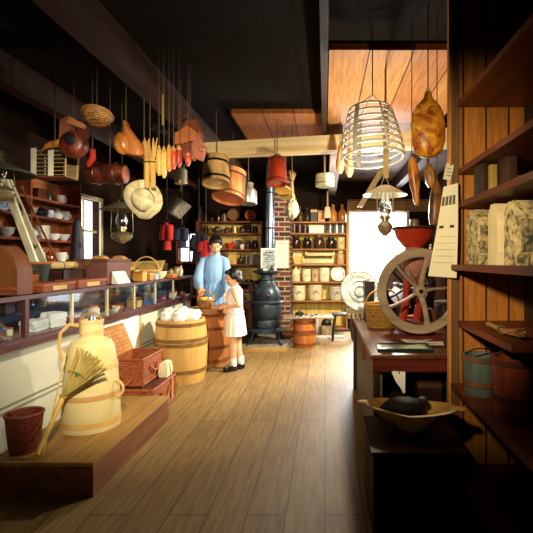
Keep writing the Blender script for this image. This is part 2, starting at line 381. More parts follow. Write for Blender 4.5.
# ---------- shelving by the window, beside the chimney
def shelf_unit(name,label,x0,x1,yf,yb,zs,z0,z1,upr,shm,backm,t=.028):
    T=thing(name,label,'shelves',((x0+x1)/2,(yf+yb)/2,z0)); o=T.location
    for x in upr:
        b=B(o); b.box((x-t/2,yf,z0),(x+t/2,yb,z1)); b.build('upright',shm[1],T)
    for z in zs:
        b=B(o); b.box((x0+t/2,yf+.005,z-t),(x1-t/2,yb,z)); b.build('shelf_board',shm[0],T)
    b=B(o); b.box((x0,yb,z0),(x1,yb+.012,z1)); b.build('back_panel',backm,T)
    return T
Dn=7.68
def zz(y): return ZP(y,Dn)
RS=[zz(y) for y in (221.5,233,248.7,264.3,281.7,300.5)]
x0,x1=XP(289,Dn),XP(347.5,Dn)
shelf_unit('storage_shelves','tall yellow-backed wooden shelves full of crocks and jars between chimney and window',x0,x1,Dn,7.97,RS+[.06],0.001,RS[0]+.0,[x0+.014,x1-.014],(wd_shelf,wd_shelfz),yellow_back)
def row(shelf,z,items,D,unit,ref,group,rev=False):
    n=len(items); seen=0
    for i,it in enumerate(items):
        kind,px,w,h,c,lc,desc=it[:7]; kw=it[7] if len(it)>7 else {}
        k=(n-i) if rev else i+1
        lb='%s, %s from the %s on %s'%(desc,ORD[k],ref,shelf)
        ware(kind,(XP(px,D+.11),D+.11,z+.002),w*(D+.11)/F,h*(D+.11)/F,c,lc,lb,group,**kw)
G=dict(rough=.15)
Mt=dict(rough=.35,metal=.6)
row('open top board of window-side shelves',RS[0],[('bottle',300,7,15,'#4a3418','#241408','brown bottle',G),('bottle',307,7,14,'#2a2016','#5a4a3a','dark bottle',G),('carton',314,6,12,'#2a201a','#b89a62','dark box with tan lid'),('carton',321.5,7,11,'#b87838','#a0622a','orange box'),('bottle',333,8.5,17,'#b97a3a','#d8cba8','stout amber bottle',G),('bottle',342,8.5,17,'#9c5f2a','#c8b890','stout brown bottle',G)],Dn,'','chimney','bottles and boxes on top of the window-side shelves')
row('second level of window-side shelves',RS[1],[('tin',294,5,9,'#3a2018','#6a4a38','small dark tin'),('tin',299.5,5,9,'#44251a','#5a3a2a','small brown tin'),('tin',305,5,9,'#38201a','#5a3a2a','small black tin'),('carton',313,7,8,'#e0dcc8','#c8b070','white box'),('carton',320.5,7,8,'#dcd6c0','#b8b0a0','cream box'),('tin',330,6.5,9.5,'#77726a','#4a443c','grey tin',Mt),('tin',336.5,6,9.5,'#9a9488','#5a5248','pewter tin',Mt),('tin',342.5,6,9.5,'#8a857a','#4a443c','dull tin',Mt)],Dn,'','chimney','tins and boxes on the second level of the window-side shelves')
row('third level of window-side shelves',RS[2],[('jar',296,9,13.2,'#2a1610','#3a2018','brown glass jar',G),('jar',307,8.5,11.5,'#241410','#2c1c14','squat brown jar',G),('jar',319,11,13.5,'#3e241a','#5a4a42','broad brown jar',G),('jar',331,9.5,12,'#22160f','#302218','dark pickle jar',G),('crock',341,8,11.5,'#d2b27a','#8a7350','tan crock')],Dn,'','chimney','jars on the third level of the window-side shelves')
row('fifth level of window-side shelves',RS[4],[('jug',296,9,15.5,'#c8b88e','#d3c59c','cream jug'),('crock',306.5,8.5,12,'#dccfa8','#8f8060','cream crock'),('crock',315,7.5,12,'#b89a70','#6a5438','tan crock'),('crock',324.5,10.5,13.5,'#d8cdaa','#8f8060','wide cream crock')],Dn,'','chimney','crocks on the fifth level of the window-side shelves')
row('sixth level of window-side shelves',RS[5],[('crock',299,13,14.5,'#d8c8a0','#2c3450','big pale crock with blue mark'),('crock',315.5,14,15.2,'#cdb894','#4a3a3a','big buff crock with dark flourish'),('crock',336,13.5,13.5,'#b0a48c','#2c3450','big grey crock with blue mark')],Dn,'','chimney','big crocks on the sixth level of the window-side shelves')
ware('plate',(XP(338,Dn+.09),Dn+.09,RS[4]+.002),14.5*(Dn+.1)/F,0,'#dedccb','#7a8078','round white platter standing upright at the window end of the shelf','crocks on the fifth level of the window-side shelves',name='platter')
ware('jar',(XP(340.5,Dn+.11),Dn+.11,RS[3]+.002),8*(Dn+.1)/F,13.5*(Dn+.1)/F,'#b88a5a','#d8c8a0','tan lidded jar beside the slatted crates on the shelves',None)
# scoop and slatted crates
T=thing('scoop_box','slant-cut yellow wooden scoop box beside the stacked crates','box',(XP(297,7.8),7.8,RS[3]+.002)); o=T.location
b=B(o); b.prism([(XP(292.5,7.8),o.z),(XP(302,7.8),o.z),(XP(302,7.8),o.z+.25),(XP(292.5,7.8),o.z+.25)],.012,'xz',7.86); b.build('back_board',pale_z,T)
b=B(o); b.prism([(XP(295,7.8),o.z),(XP(302,7.8),o.z),(XP(302,7.8),o.z+.14),(XP(292.5,7.8),o.z+.14)],.012,'xz',7.74); b.build('front_board',wood('#b98a3a','#d8ac58','z'),T)
b=B(o); b.box((XP(295,7.8),7.752,o.z),(XP(302,7.8),7.86,o.z+.01)); b.build('floor_board',pale_y,T)
def crate(loc,w,d,h,label,n=2):
    T=thing('slatted_crate',label,'crate',loc,0,'slatted crates on the window-side shelves')
    for sx in (-1,1):
        for sy in (-1,1):
            b=B(); b.box((sx*(w/2-.02),sy*(d/2-.015),0),(sx*w/2,sy*d/2,h)); b.build('corner_post',pale_z,T)
    sh=h/(n+.6)
    for k in range(n):
        z=h*(k+.15)/n
        for sy in (-1,1):
            b=B(); b.box((-w/2-.005,sy*d/2,z),(w/2+.005,sy*(d/2+.01),z+sh*.8)); b.build('slat',pale_x,T)
        for sx in (-1,1):
            b=B(); b.box((sx*w/2,-d/2,z),(sx*(w/2+.01),d/2,z+sh*.8)); b.build('slat',pale_y,T)
    b=B(); b.box((-w/2,-d/2,.0),(w/2,d/2,.01)); b.build('bottom_board',pale_y,T)
    return T
wcr=31*7.8/F
crate((XP(318,7.82),7.82,RS[3]+.002),wcr*.98,.2,.15,'lower pale slatted wooden crate of two stacked on the shelves',1)
crate((XP(320,7.82),7.82,RS[3]+.156),wcr*.92,.19,.08,'upper pale slatted wooden crate of two stacked on the shelves',1)
# things at the foot of that unit
ware('jug',(XP(317,7.5),7.5,.0),7.5*7.5/F,17*7.5/F,'#c9c2ae','#b5ac96','pale grey jug on floor beside the keg',None,name='stoneware_jug')
ware('jug',(XP(326.5,7.3),7.3,.0),10.5*7.3/F,20*7.3/F,'#d6c59a','#1e1410','two-tone jug, black above and cream below, on floor beside the stool',None,name='stoneware_jug')
# ---------- shelves behind the woman
LS=[ZP(y,7.7) for y in (221,233,249,264.5)]
lx0,lx1=XP(180,7.7),XP(262,7.7)
back2=planks('#c8ac5c','#b5964a','#6a5020',.24,2,'zx',.7)
shelf_unit('storage_shelves','long yellow-backed shelves crowded with pots and jars behind the woman',XP(196,7.7),lx1,7.7,7.97,LS+[.75,.35],.001,LS[0]+.001,[XP(196,7.7)+.014,lx1-.014],(wd_red,wd_redz),back2)
gr='pots and jars on the long shelves behind the woman'
row('top board of shelves behind the woman',LS[0],[('bottle',200.5,5,14,'#6a5a44','#c8b48a','slim bottle',G),('jar',206,6,9,'#3a2a1c','#221812','dark jar',G),('jar',212,6,8,'#2a1c14','#3a2a1c','small dark jar',G),('bottle',218,5,11,'#2a1e16','#14100c','black bottle',G),('tin',224,7,8,'#5a3a28','#3a2418','rusty tin'),('pan',234,12,8,'#7a5636','#1e1812','brown pan'),('pan',251,11,8,'#9c4a26','#1a120e','rusty red pan')],7.7,'','chimney',gr,True)
row('second board of shelves behind the woman',LS[1],[('jar',200,5,7,'#5a4a38','#8a7a60','glass jar',G),('jar',206,5,7,'#3a2a20','#2a1a12','dark jar',G),('teapot',217,11,8,'#6a6458','#8a8478','pewter teapot',Mt),('jar',227,6,6,'#3a3226','#4a4236','green-brown jar',G),('tin',234.5,7,6.5,'#86704a','#a89468','brass tin',Mt),('jar',242,5.5,7,'#2e241c','#4a3e34','brown jar',G),('jar',248.5,5.5,7.5,'#241c16','#4a3e34','dark brown jar',G),('jar',255,5.5,7.5,'#2c221a','#3e342c','black jar',G)],7.7,'','chimney',gr,True)
row('third board of shelves behind the woman',LS[2],[('bowl',230,10,6,'#b8321c','#000000','bright red bowl'),('plate',238.5,9,9,'#4a3a2a','#241a12','dark plate'),('cup',242,5,4.5,'#d8d2c0','#d8d2c0','white cup'),('jar',248,6,9,'#3a2a20','#54463a','brown jar',G),('jar',255,7,9,'#2a1e18','#4a3c32','dark brown jar',G)],7.7,'','chimney',gr,True)
row('fourth board of shelves behind the woman',LS[3],[('carton',233,8,12,'#c89a48','#a87a34','mustard yellow box'),('bottle',240.5,5,10,'#2a201a','#171210','black bottle',G),('tin',246,5,9,'#3a2e26','#5a4c40','dark tin'),('bottle',251,5,11,'#b0a890','#6a5c48','grey-white bottle',G),('carton',257,6,10,'#2c1a12','#3a2418','dark brown box')],7.7,'','chimney',gr,True)
row('low board of shelves behind the woman',.75,[('carton',238,9,9,'#2a1c14','#3a281c','dark wooden box'),('tin',249,8,10,'#3a2a20','#2a1e16','dark canister'),('jar',255.5,6,9,'#2a2018','#3a2c22','dark jar')],7.7,'','chimney',gr,True)
b=B(P(236,272,7.6)); o=Vector((XP(236,7.76),7.76,.75))
ware('crock',(XP(237,7.55),7.55,.9),0.16,.2,'#dcd8c4','#a8a48c','white crock on the small table behind the girl',None)
T=thing('side_table','small dark wooden table against the shelves behind the girl','table',(XP(237,7.55),7.55,0)); o=T.location
b=B(o); b.box((o.x-.3,7.4,.87),(o.x+.3,7.69,.898)); b.build('tabletop',wd_dark,T)
for sx in (-1,1):
    for sy in (-.11,.1):
        b=B(o); b.box((o.x+sx*.27-.02,7.55+sy-.02,0),(o.x+sx*.27+.02,7.55+sy+.02,.87)); b.build('leg',wd_darkz,T)
# ---------- shelves on the long wall behind the counter
XS=-2.93
ya,yb=3.3,5.05
T=thing('crockery_shelves','red-brown wooden shelves of white crockery along the wall behind the counter','shelves',(XS-.13,(ya+yb)/2,0)); o=T.location
WS=[.35,.8,1.275,1.52,1.755,1.94]
for z in WS:
    b=B(o); b.box((XL+.005,ya,z-.025),(XS,yb,z)); b.build('shelf_board',wd_redy,T)
for y in (ya,4.2,yb):
    b=B(o); b.box((XL+.005,y-.014,0),(XS-.005,y+.014,2.2)); b.build('upright',wd_redz,T)
b=B(o); b.box((XL+.001,ya,0),(XL+.012,yb,2.2)); b.build('back_panel',planks('#a5673a','#8e5228','#3a1c0c',.22,3,'yz',.6),T)
gw='white and blue crockery on the wall shelves behind the counter'
def wrow(z,items,shelf):
    n=len(items)
    for i,(kind,y,w,h,c,lc,desc) in enumerate(items):
        t=ware(kind,(XS-.11,y,z+.002),w,h,c,lc,'%s, %s from the window on %s of wall shelves'%(desc,ORD[n-i],shelf),gw,.25)
        if kind in('plate','pan','cup','teapot'): t.rotation_euler.z=R(75)
wh='#d9d9d2'; bl='#8ea2c4'; dk='#262c34'
wrow(WS[5],[('tin',3.85,.12,.12,'#3a2a1c','#1e1610','brown tin'),('jar',4.05,.1,.12,'#3a2a20','#1c1410','brown jar'),('carton',4.4,.16,.1,'#57301c','#40200f','red-brown box'),('bottle',4.62,.06,.13,'#3a3a2a','#222222','dark green bottle'),('cup',4.84,.09,.1,wh,wh,'white mug')],'top board')
wrow(WS[4],[('cup',3.75,.09,.08,bl,bl,'pale blue cup'),('plate',3.95,.15,.1,bl,wh,'blue patterned plate'),('cup',4.1,.09,.08,wh,wh,'white cup'),('bowl',4.33,.14,.08,'#a8a49a',wh,'grey bowl'),('teapot',4.5,.16,.12,dk,dk,'black teapot'),('cup',4.64,.08,.09,'#b6c2d4',wh,'bluish cup'),('teapot',4.78,.16,.13,wh,bl,'white teapot'),('cup',4.93,.08,.11,'#c4ccd4',wh,'white and blue mug')],'second board')
wrow(WS[3],[('plate',3.8,.16,.1,bl,wh,'blue and white plate'),('bowl',4.0,.15,.09,wh,bl,'white bowl'),('teapot',4.34,.2,.13,wh,wh,'broad white teapot'),('crock',4.54,.12,.15,'#e0ddd0',bl,'tall white crock'),('bowl',4.71,.14,.07,'#cfd2d2',wh,'white saucer bowl'),('bowl',4.88,.14,.075,'#c2cad0',bl,'pale grey bowl')],'third board')
wrow(WS[2],[('crock',3.6,.15,.16,'#8aa0bc',wh,'blue-grey crock'),('bowl',3.85,.18,.1,wh,bl,'big white bowl'),('cup',4.42,.13,.14,'#d8d4c4',wh,'cream mug'),('teapot',4.62,.18,.12,'#7a3a1e','#5a2412','brown teapot'),('cup',4.84,.12,.11,wh,wh,'white jug cup')],'counter-height board')
# ---------- shop counter and display case
XF=-1.9
plum=wood('#3a1c1c','#5a2c28','y',10,.35,.5); plumz=wood('#3a1c1c','#5a2c28','z',10,.4,.5)
T=thing('shop_counter','long white-panelled shop counter under the glass display case','counter',(-2.2,4.0,0)); o=T.location
b=B(o); b.box((-2.5,1.2,0),(-1.955,6.04,.755)); b.build('counter_body',plain('#d6d8bf',.5,0,.04,3,.05),T)
b=B(o); b.box((-2.5,6.04,0),(-1.94,6.06,.755)); b.box((-1.955,4.2,0),(-1.935,4.42,.755)); b.build('end_board',wood('#b98a45','#d9ae66','z'),T)
b=B(o); b.box((-2.52,1.2,.755),(-1.87,6.08,.785)); b.build('worktop',plum,T)
for z in (.36,.395,.05):
    b=B(o); b.box((-1.955,1.2,z),(-1.948,6.04,z+.012)); b.build('bead_molding',plain('#8f8f72',.5),T)
b=B(o); b.box((-1.955,1.2,0),(-1.94,6.04,.04)); b.build('kick_board',wood('#8a8a6a','#a9a98a','y'),T)
z0,z1=.785,1.075; ya,yb=1.9,6.04
T=thing('display_case','long glass display case with dark plum frame on the shop counter','display case',(-2.2,4.0,z0)); o=T.location
b=B(o); b.box((-2.5,ya,z0),(XF,yb,z0+.025)); b.build('case_floor',plum,T)
b=B(o)
for x in (XF-.025,-2.5): b.box((x,ya,z1-.028),(x+.03,yb,z1))
for y in (ya,yb-.03): b.box((-2.5,y,z1-.028),(XF+.005,y+.03,z1))
b.build('top_frame',plum,T)
for y in (ya,2.66,yb-.03):
    for x in (XF-.027,-2.5):
        b=B(o); b.box((x,y,z0+.025),(x+.03,y+.035,z1-.028)); b.build('corner_post',plumz,T)
for D in (3.17,3.68,4.2,4.72,5.28):
    b=B(o); b.box((XF-.02,D-.012,z0+.025),(XF-.002,D+.012,z1-.028)); b.build('mullion',plain('#cfc6a0',.3,.4),T)
b=B(o); b.box((XF-.012,ya+.04,z0+.026),(XF-.008,yb-.04,z1-.029)); b.build('front_glass',glass('#f8fcff',.06),T)
b=B(o); b.box((-2.47,ya+.03,z1-.012),(XF-.03,yb-.03,z1-.006)); b.build('top_glass',glass('#f8fcff',.05),T)
b=B(o); b.box((-2.4,ya+.04,.93),(-2.1,yb-.05,.936)); b.build('glass_shelf',glass('#f0f6fa',.1),T)
b=B(o); b.box((-2.495,ya+.03,z0+.025),(-2.488,yb-.03,z1-.03)); b.build('back_panel',plain('#4a4a62',.5),T)
# goods in the case
cols=['#8a2a1c','#d8d2bc','#2c4a78','#b8954a','#3a2a20','#a8a49a','#5a2a18','#c8643a','#6a7a4a','#d8c8a0']
cn=['red','white','blue','tan','dark brown','grey','brown','orange','green','cream']
kindw={'carton':'box','tin':'tin','jar':'jar','bowl':'dish'}
for tier,(zt,xs,lbl,hm) in enumerate([(z0+.027,(-1.99,-2.07),'floor',.1),(.938,(-2.2,-2.3),'glass shelf',.085)]):
    ys=[2.35+.185*k for k in range(20)]
    for k,y in enumerate(ys):
        kk=random.choice(['carton','carton','tin','jar','bowl','carton']); ci=random.randrange(10)
        x=xs[0] if k%2 else xs[1]
        if tier==0 and 2.8<y<3.15: continue
        w=random.uniform(.07,.13); h=random.uniform(.5,1)*hm
        if kk=='bowl': h*=.5
        ware(kk,(x,y+random.uniform(-.03,.03),zt),w,h,cols[ci],cols[(ci*3+4)%10],'small %s %s, %s from the near end on the case %s'%(cn[ci],kindw[kk],ORD[k+1],lbl),'small goods on the display case '+lbl,.4)
def folded(name,label,c,sx,sy,sz,col,rz,cat='cloth',group=None):
    T=thing(name,label,cat,c,rz,group)
    for k in range(3):
        b=B(); n=8
        rings=[]
        for i in range(n+1):
            u=i/n-.5; wob=.008*math.sin(u*9+k)
            z=sz*k/3; rings.append([(u*sx,-sy/2+wob,z),(u*sx,sy/2+wob,z),(u*sx,sy/2+wob-.01,z+sz/3.2+abs(wob)),(u*sx,-sy/2+wob+.01,z+sz/3.2+abs(wob))])
        b.loft(rings); b.build('fold',plain(col,.8,0,.05),T)
    return T
folded('handkerchief','folded white linen at the near end of the display case',(-2.02,2.92,z0+.027),.11,.16,.07,'#eeeade',.1,'linen')
folded('handkerchief','crumpled white linen beside folded linen in the display case',(-2.0,3.1,z0+.027),.11,.13,.1,'#f4f0e6',-.3,'linen')
# ---------- on top of the case
ZT=z1+.002
def flatbox(name,label,c,s,m,lm,rz=0,cat='box',group=None):
    T=thing(name,label,cat,c,rz,group)
    b=B(); b.box((-s[0]/2,-s[1]/2,0),(s[0]/2,s[1]/2,s[2]*.72)); b.build('box_body',m,T)
    b=B(); b.box((-s[0]/2-.004,-s[1]/2-.004,s[2]*.72),(s[0]/2+.004,s[1]/2+.004,s[2])); b.build('lid',lm,T)
    b=B(); b.box((s[0]/2,-s[1]*.22,s[2]*.15),(s[0]/2+.002,s[1]*.22,s[2]*.66)); b.build('paper_label',plain('#c8a868',.7),T)
    return T
flatbox('cigar_box','flat wooden box with tan label nearest the copper pail on the case',(-2.02,3.06,ZT),(.18,.36,.06),wd_redy,wood('#7a3a1a','#a05a2c','y'),0,'box','flat wooden boxes on the display case')
flatbox('cigar_box','flat wooden box with tan label nearest the red-brown trunk on the case',(-2.02,3.5,ZT),(.18,.42,.065),wd_redy,wood('#7a3a1a','#a05a2c','y'),0,'box','flat wooden boxes on the display case')
# long dark tray box behind with rolled paper
T=thing('long_tray','long dark red-brown wooden tray behind the flat boxes on the case','tray',(-2.3,3.35,ZT)); o=T.location
b=B(o); b.box((-2.42,3.5,ZT),(-2.18,3.82,ZT+.012)); b.build('tray_floor',wd_redy,T)
for x in (-2.42,-2.19):
    b=B(o); b.box((x,3.5,ZT),(x+.012,3.82,ZT+.14)); b.build('long_side',wd_darky,T)
for y in (3.5,3.808):
    b=B(o); b.box((-2.41,y,ZT),(-2.18,y+.012,ZT+.14)); b.build('end_side',wd_dark,T)
T=thing('paper_roll','tan paper roll lying across the long tray on the case','roll',(-2.3,3.66,ZT+.142)); b=B(); b.tube([(-.02,-.22,.035),(.02,.22,.035)],.033,12); b.build('roll',plain('#b39a64',.7),T)
b=B(); b.torus((0,0,.035),.034,.004,'y',14,5); b.build('string_tie',plain('#6a5030',.8),T)
# copper pail
c=P(32,284,2.82); 
T=thing('copper_pail','round copper pail with dark rim at the near end of the display case','pail',(-2.21,3.1,ZT)); 
cop=plain('#b8743c',.3,.75,.2); 
b=B(); b.lathe([(0,0),(.07,0),(.075,.01),(.09,.13),(.083,.13),(.069,.012),(0,.012)],seg=28); b.build('pail_body',cop,T)
b=B(); b.torus((0,0,.126),.094,.009,'z',28,6); b.build('rim',plain('#7a4a20',.3,.7),T)
b=B(); b.torus((0,0,.05),.086,.004,'z',28,6); b.build('hoop',plain('#6a4020',.3,.7),T)
b=B(); b.tube(ring_pts((0,0,.126),.1,0,math.pi,12,'xz',.12),.004,6); b.build('bail',plain('#2a2420',.4,.7),T)
# tall brown board box at the picture's edge
T=thing('tall_cabinet','tall brown wooden box with curved top at the near end of the case','box',(-2.2,2.75,ZT)); o=T.location
b=B(o); b.prism([(-2.44,ZT),(-1.95,ZT),(-1.95,ZT+.16),(-1.975,ZT+.24),(-2.04,ZT+.31),(-2.44,ZT+.36)],.14,'xz',2.66); b.build('box_body',wood('#55301a','#70411f','z'),T)
b=B(o); b.box((-2.44,2.652,ZT+.03),(-1.955,2.66,ZT+.05)); b.build('base_molding',wd_red,T)
# dark oval tub with the pale ladder-like rails
T=thing('oval_tub','dark green oval tub with brown rim on the case behind the copper pail','tub',(-2.31,3.33,ZT))
b=B(); b.lathe([(0,0),(.09,0),(.115,.2),(.107,.2),(.085,.012),(0,.012)],seg=26); b.build('tub_body',plain('#1a241c',.5),T)
b=B(); b.torus((0,0,.2),.115,.012,'z',26,6); b.build('rim',wood('#8a5a2c','#b0783c','x'),T)
def rail(T,a,bb,w,m,name):
    b=B(T.location); a=Vector(a); bb=Vector(bb)
    b.loft([[p+Vector(q) for q in ((-w/2,-.012,0),(w/2,-.012,0),(w/2,.012,0),(-w/2,.012,0))] for p in (a,bb)]); b.build(name,m,T)
T=thing('step_ladder','slim ladder with two pale wooden rails leaning behind the counter','ladder',(-2.68,4.5,0))
R1=[Vector((-2.82,5.03,.01)),Vector((-2.82,3.55,2.3))]; R2=[Vector((-2.575,4.4,.01)),Vector((-2.575,3.18,2.3))]
for a,u in (R1,R2): rail(T,a,u,.06,wood('#cfcaa4','#efeacc','z'),'rail')
for k in range(1,8):
    f=k/8; b=B(T.location); b.tube([R1[0].lerp(R1[1],f),R2[0].lerp(R2[1],f)],.011,8); b.build('rung',wood('#8a7a54','#b0a074','x'),T)
T=thing('walking_stick','thin brown stick leaning beside the ladder','stick',(-2.7,5.1,0)); a=Vector((-2.7,5.2,.006)); u=Vector((-2.7,3.75,1.93)); d=u-a
b=B(T.location); b.tube([a,u],.009,8); b.build('shaft',wd_redz,T)
b=B(T.location); b.ell(u+d.normalized()*.02,(.018,.018,.022)); b.build('knob',plain('#6a4422',.4),T)
# sugar cone
T=thing('sugar_loaf','tall sugar loaf cone wrapped in dark blue paper on the case','sugar loaf',(-2.43,4.12,ZT))
b=B(); b.lathe([(0,0),(.058,0),(.064,.01),(.062,.22),(.054,.4),(.042,.54),(.026,.62),(0,.64)],seg=20,rip=.03,nr=7); b.build('paper_wrap',plain('#0d1328',.55),T)
b=B(); b.torus((0,0,.2),.063,.003,'z',20,5); b.build('string_tie',plain('#6a6a72',.7),T)
# scale
T=thing('counter_scale','small brass counter scale with dark green pan on the case','scale',(-2.35,4.2,ZT)); br=plain('#a8863c',.3,.8)
b=B(); b.lathe([(0,0),(.05,0),(.055,.015),(.02,.03),(.014,.08),(.035,.1),(.04,.14),(.02,.16),(.012,.2),(0,.2)],seg=18); b.build('pedestal',br,T)
b=B(); b.lathe([(0,0),(.05,.01),(.072,.035),(.068,.035),(.045,.016),(0,.008)],(0,0,.2),22); b.build('pan',plain('#12301c',.25),T)
b=B(); b.lathe([(0,-.012),(.045,-.012),(.045,.012),(0,.012)],(.0,-.04,.12),18,'y'); b.build('dial',plain('#d8d4b8',.3),T)
# red-brown trunk with paper sign
T=thing('wooden_chest','plum-brown square wooden chest standing on the display case','chest',(-2.16,3.98,ZT)); o=T.location
zt=ZT+.235; b=B(o); b.box((-2.3,3.84,ZT),(-1.99,4.3,zt-.03),.006); b.build('chest_body',wood('#5a3630','#74483e','y',8),T)
b=B(o); b.box((-2.305,3.835,zt-.03),(-1.985,4.305,zt),.005); b.build('lid',wood('#553028','#6a4038','y',8),T)
b=B(o); b.box((-2.19,3.833,zt-.06),(-2.13,3.84,zt-.02)); b.build('hasp',plain('#8a7a4a',.3,.8),T)
T=thing('paper_sign','small cream paper sign tilted against the plum-brown chest','sign',(-1.95,4.02,ZT))
b=B(); b.prism([(-.03,.001),(.028,.001),(.032,.001),(-.026,.115)],.25,'xz',-.125); b.build('card',plain('#dedcca',.7,0,.04),T)
for k in range(3):
    z=.03+.022*k; x=.032-(z/.115)*.058+.0012
    b=B(); b.obox((x,-.0+.01*k,z),(.001,.17-.04*k,.004),(0,R(-27),0)); b.build('print_line',plain('#55503f',.8),T)
# items on far stretch of case
def basket(name,label,loc,w,d,h,c1,c2,hh,group=None,hoop=True,rz=0,taper=.82,seg=26):
    T=thing(name,label,'basket',loc,rz,group); m=wicker(c1,c2)
    def rg(s,z): return [(w/2*s*math.cos(2*math.pi*i/seg),d/2*s*math.sin(2*math.pi*i/seg),z) for i in range(seg)]
    b=B(); b.loft([rg(.02,.0),rg(taper,0),rg(taper+.08,h*.3),rg(1,h),rg(.96,h),rg(taper+.03,h*.3),rg(taper-.05,.012),rg(.02,.012)]); b.build('basket_body',m,T)
    b=B(); vv=[(w/2*math.cos(2*math.pi*i/seg),d/2*math.sin(2*math.pi*i/seg),h) for i in range(seg+1)]; b.tube(vv,.008,6,False); b.build('rim',plain(c1,.6),T)
    if hoop:
        b=B(); b.tube([( w/2*math.cos(a),0,h+hh*math.sin(a)) for a in [math.pi*i/14 for i in range(15)]],.008,6); b.build('handle',plain(c1,.6),T)
    return T
basket('handled_basket','honey splint basket with tall hoop handle on the display case',(-2.12,4.98,ZT),.3,.22,.1,'#c9a25c','#8a6230',.16)
ware('bowl',(-2.0,5.1,ZT),.16,.085,'#ddd3b4','#ddd3b4','cream bowl beside the hoop-handled basket on the case',None)
T=thing('mantel_clock','small arched wooden clock beside the chest on the case','clock',(-2.2,4.5,ZT))
def arch(w,h,n=10): return [(-w/2,0),(w/2,0)]+[(w/2*math.cos(math.pi*i/n),h-w/2+w/2*math.sin(math.pi*i/n)) for i in range(n+1)]
b=B(); b.prism(arch(.17,.27),.09,'xz',-.045); b.build('clock_case',wood('#a8743a','#c99650','z'),T)
b=B(); b.lathe([(0,0),(.058,0),(.058,-.008),(0,-.01)],(0,-.045,.185),22,'y'); b.build('dial',plain('#a9b8b4',.3),T)
b=B(); b.obox((0,-.056,.2),(.004,.002,.05)); b.obox((.012,-.056,.185),(.03,.002,.004)); b.build('hands',plain('#1a1612',.4),T)
T=thing('mantel_clock','honey-coloured round-topped wooden box behind the arched clock','box',(-2.36,4.42,ZT)); b=B(); b.prism(arch(.2,.27),.1,'xz',-.05); b.build('case',wood('#b5803e','#cf9f58','z'),T)
T.name='arched_box'; b=B(); b.prism([(x*.72,z*.8+.02) for x,z in arch(.2,.27)],.006,'xz',-.056); b.build('door',wood('#8a5a28','#a8743a','z'),T)
yl=[('carton',-1.98,4.5,.1,.1,'#c98f3a','#b07a2c','amber box'),('carton',-1.99,4.7,.11,.075,'#b5762e','#d8a850','orange-brown box'),('tin',-2.28,4.72,.09,.13,'#d0a048','#8a6428','gold tin'),('jar',-2.12,4.72,.08,.11,'#a8b4b4','#c8b890','clear blue-grey jar'),('tin',-1.97,4.88,.07,.08,'#aab6bc','#6a7478','blue-grey tin'),('carton',-2.16,5.3,.16,.06,'#a3602c','#8a4c20','brown box'),('carton',-1.98,5.36,.13,.045,'#c8742c','#d89038','orange box'),('carton',-2.2,5.5,.2,.05,'#d8cfb0','#c8b88a','cream box'),('jar',-2.06,5.62,.07,.11,'#8a7448','#5a4a2c','amber jar'),('tin',-2.05,5.85,.1,.13,'#c9b88c','#8a7448','cream tin'),('carton',-2.3,5.8,.2,.18,'#3a2a30','#57383a','dark plum box'),('bottle',-1.97,5.75,.05,.15,'#c8c0a4','#6a5030','pale bottle'),('carton',-2.35,4.9,.18,.14,'#a8782f','#c08a3c','yellow-brown box'),('tin',-2.38,5.2,.14,.12,'#57402a','#3a2a1c','dark tin')]
yl.sort(key=lambda q:q[2])
for i,(k,x,y,w,h,c,lc,d) in enumerate(yl): ware(k,(x,y,ZT),w,h,c,lc,'%s on the case top, %s counted from the chest outward'%(d,ORD[i+1]),'small goods along the far case top')
T=thing('paper_bag','tall tan paper bag lying open at the far end of the case','bag',(-2.32,5.45,ZT)); 
b=B(); b.loft([[(-.15,-.05,0),(.16,-.05,0),(.16,.05,0),(-.15,.05,0)],[(-.17,-.05,.09),(.19,-.05,.1),(.19,.05,.1),(-.17,.05,.09)],[(-.2,-.02,.2),(.24,-.02,.22),(.24,.02,.22),(-.2,.02,.2)]]); b.build('bag_body',plain('#b39452',.8),T)
b=B(); b.box((-.15,-.052,.05),(.16,-.05,.06)); b.build('fold_line',plain('#8a6e3a',.8),T)
# ---------- barrels
def barrel(name,label,loc,r,h,m,hoopm,hoops,bul=.09,group=None,lidm=None,open_=True,cat='barrel',nst=18):
    T=thing(name,label,cat,loc,0,group); seg=54
    def rad(f): return r*(1-bul*(2*f-1)**2)
    fs=[0,.1,.25,.4,.5,.6,.75,.9,1]
    prof=[(0,.02),(rad(0)*.93,.02),(rad(0)*.93,0)]+[(rad(f),h*f) for f in fs]+[(rad(1)-.025,h),(rad(.9)-.03,h-.05),(0,h-.05)]
    b=B(); b.lathe(prof,seg=seg,rip=.006,nr=nst); b.build('staves',m,T,25)
    for f in hoops:
        b=B(); ww=.017; b.lathe([(rad(f-.015)+.001,h*f-ww),(rad(f)+.009,h*f-ww),(rad(f)+.009,h*f+ww),(rad(f+.015)+.001,h*f+ww)],seg=48,cap=False); b.build('hoop',hoopm,T)
    if lidm:
        b=B(); b.lathe([(0,h-.04),(rad(1)*1.0,h-.0),(rad(1)*1.03,h+.002),(rad(1)*1.03,h+.022),(0,h+.022)],seg=40); b.build('lid',lidm,T)
    return T
bw1=planks('#c99450','#b9813e','#6a4018',.09,3,'zx',.5); 
hoopd=wood('#5a3c1c','#7a5428','x',20)
honey=wood('#ae8544','#d2a960','z',9); brownst=wood('#8a4c20','#b0703a','z',9)
barrel('stave_barrel','honey-coloured open barrel heaped with white bundles by the counter',(-1.566,4.58,0),.275,.665,honey,wood('#6a4a22','#8a6430','x',20),(.2,.62,.69,.93),.1)
barrel('stave_barrel','reddish brown lidded barrel with basket on top before the woman',(-1.462,5.3,0),.255,.68,brownst,wood('#5a3014','#7a4a22','x',20),(.1,.34,.68,.92),.06,lidm=wood('#8a5a2c','#b58448','x'))
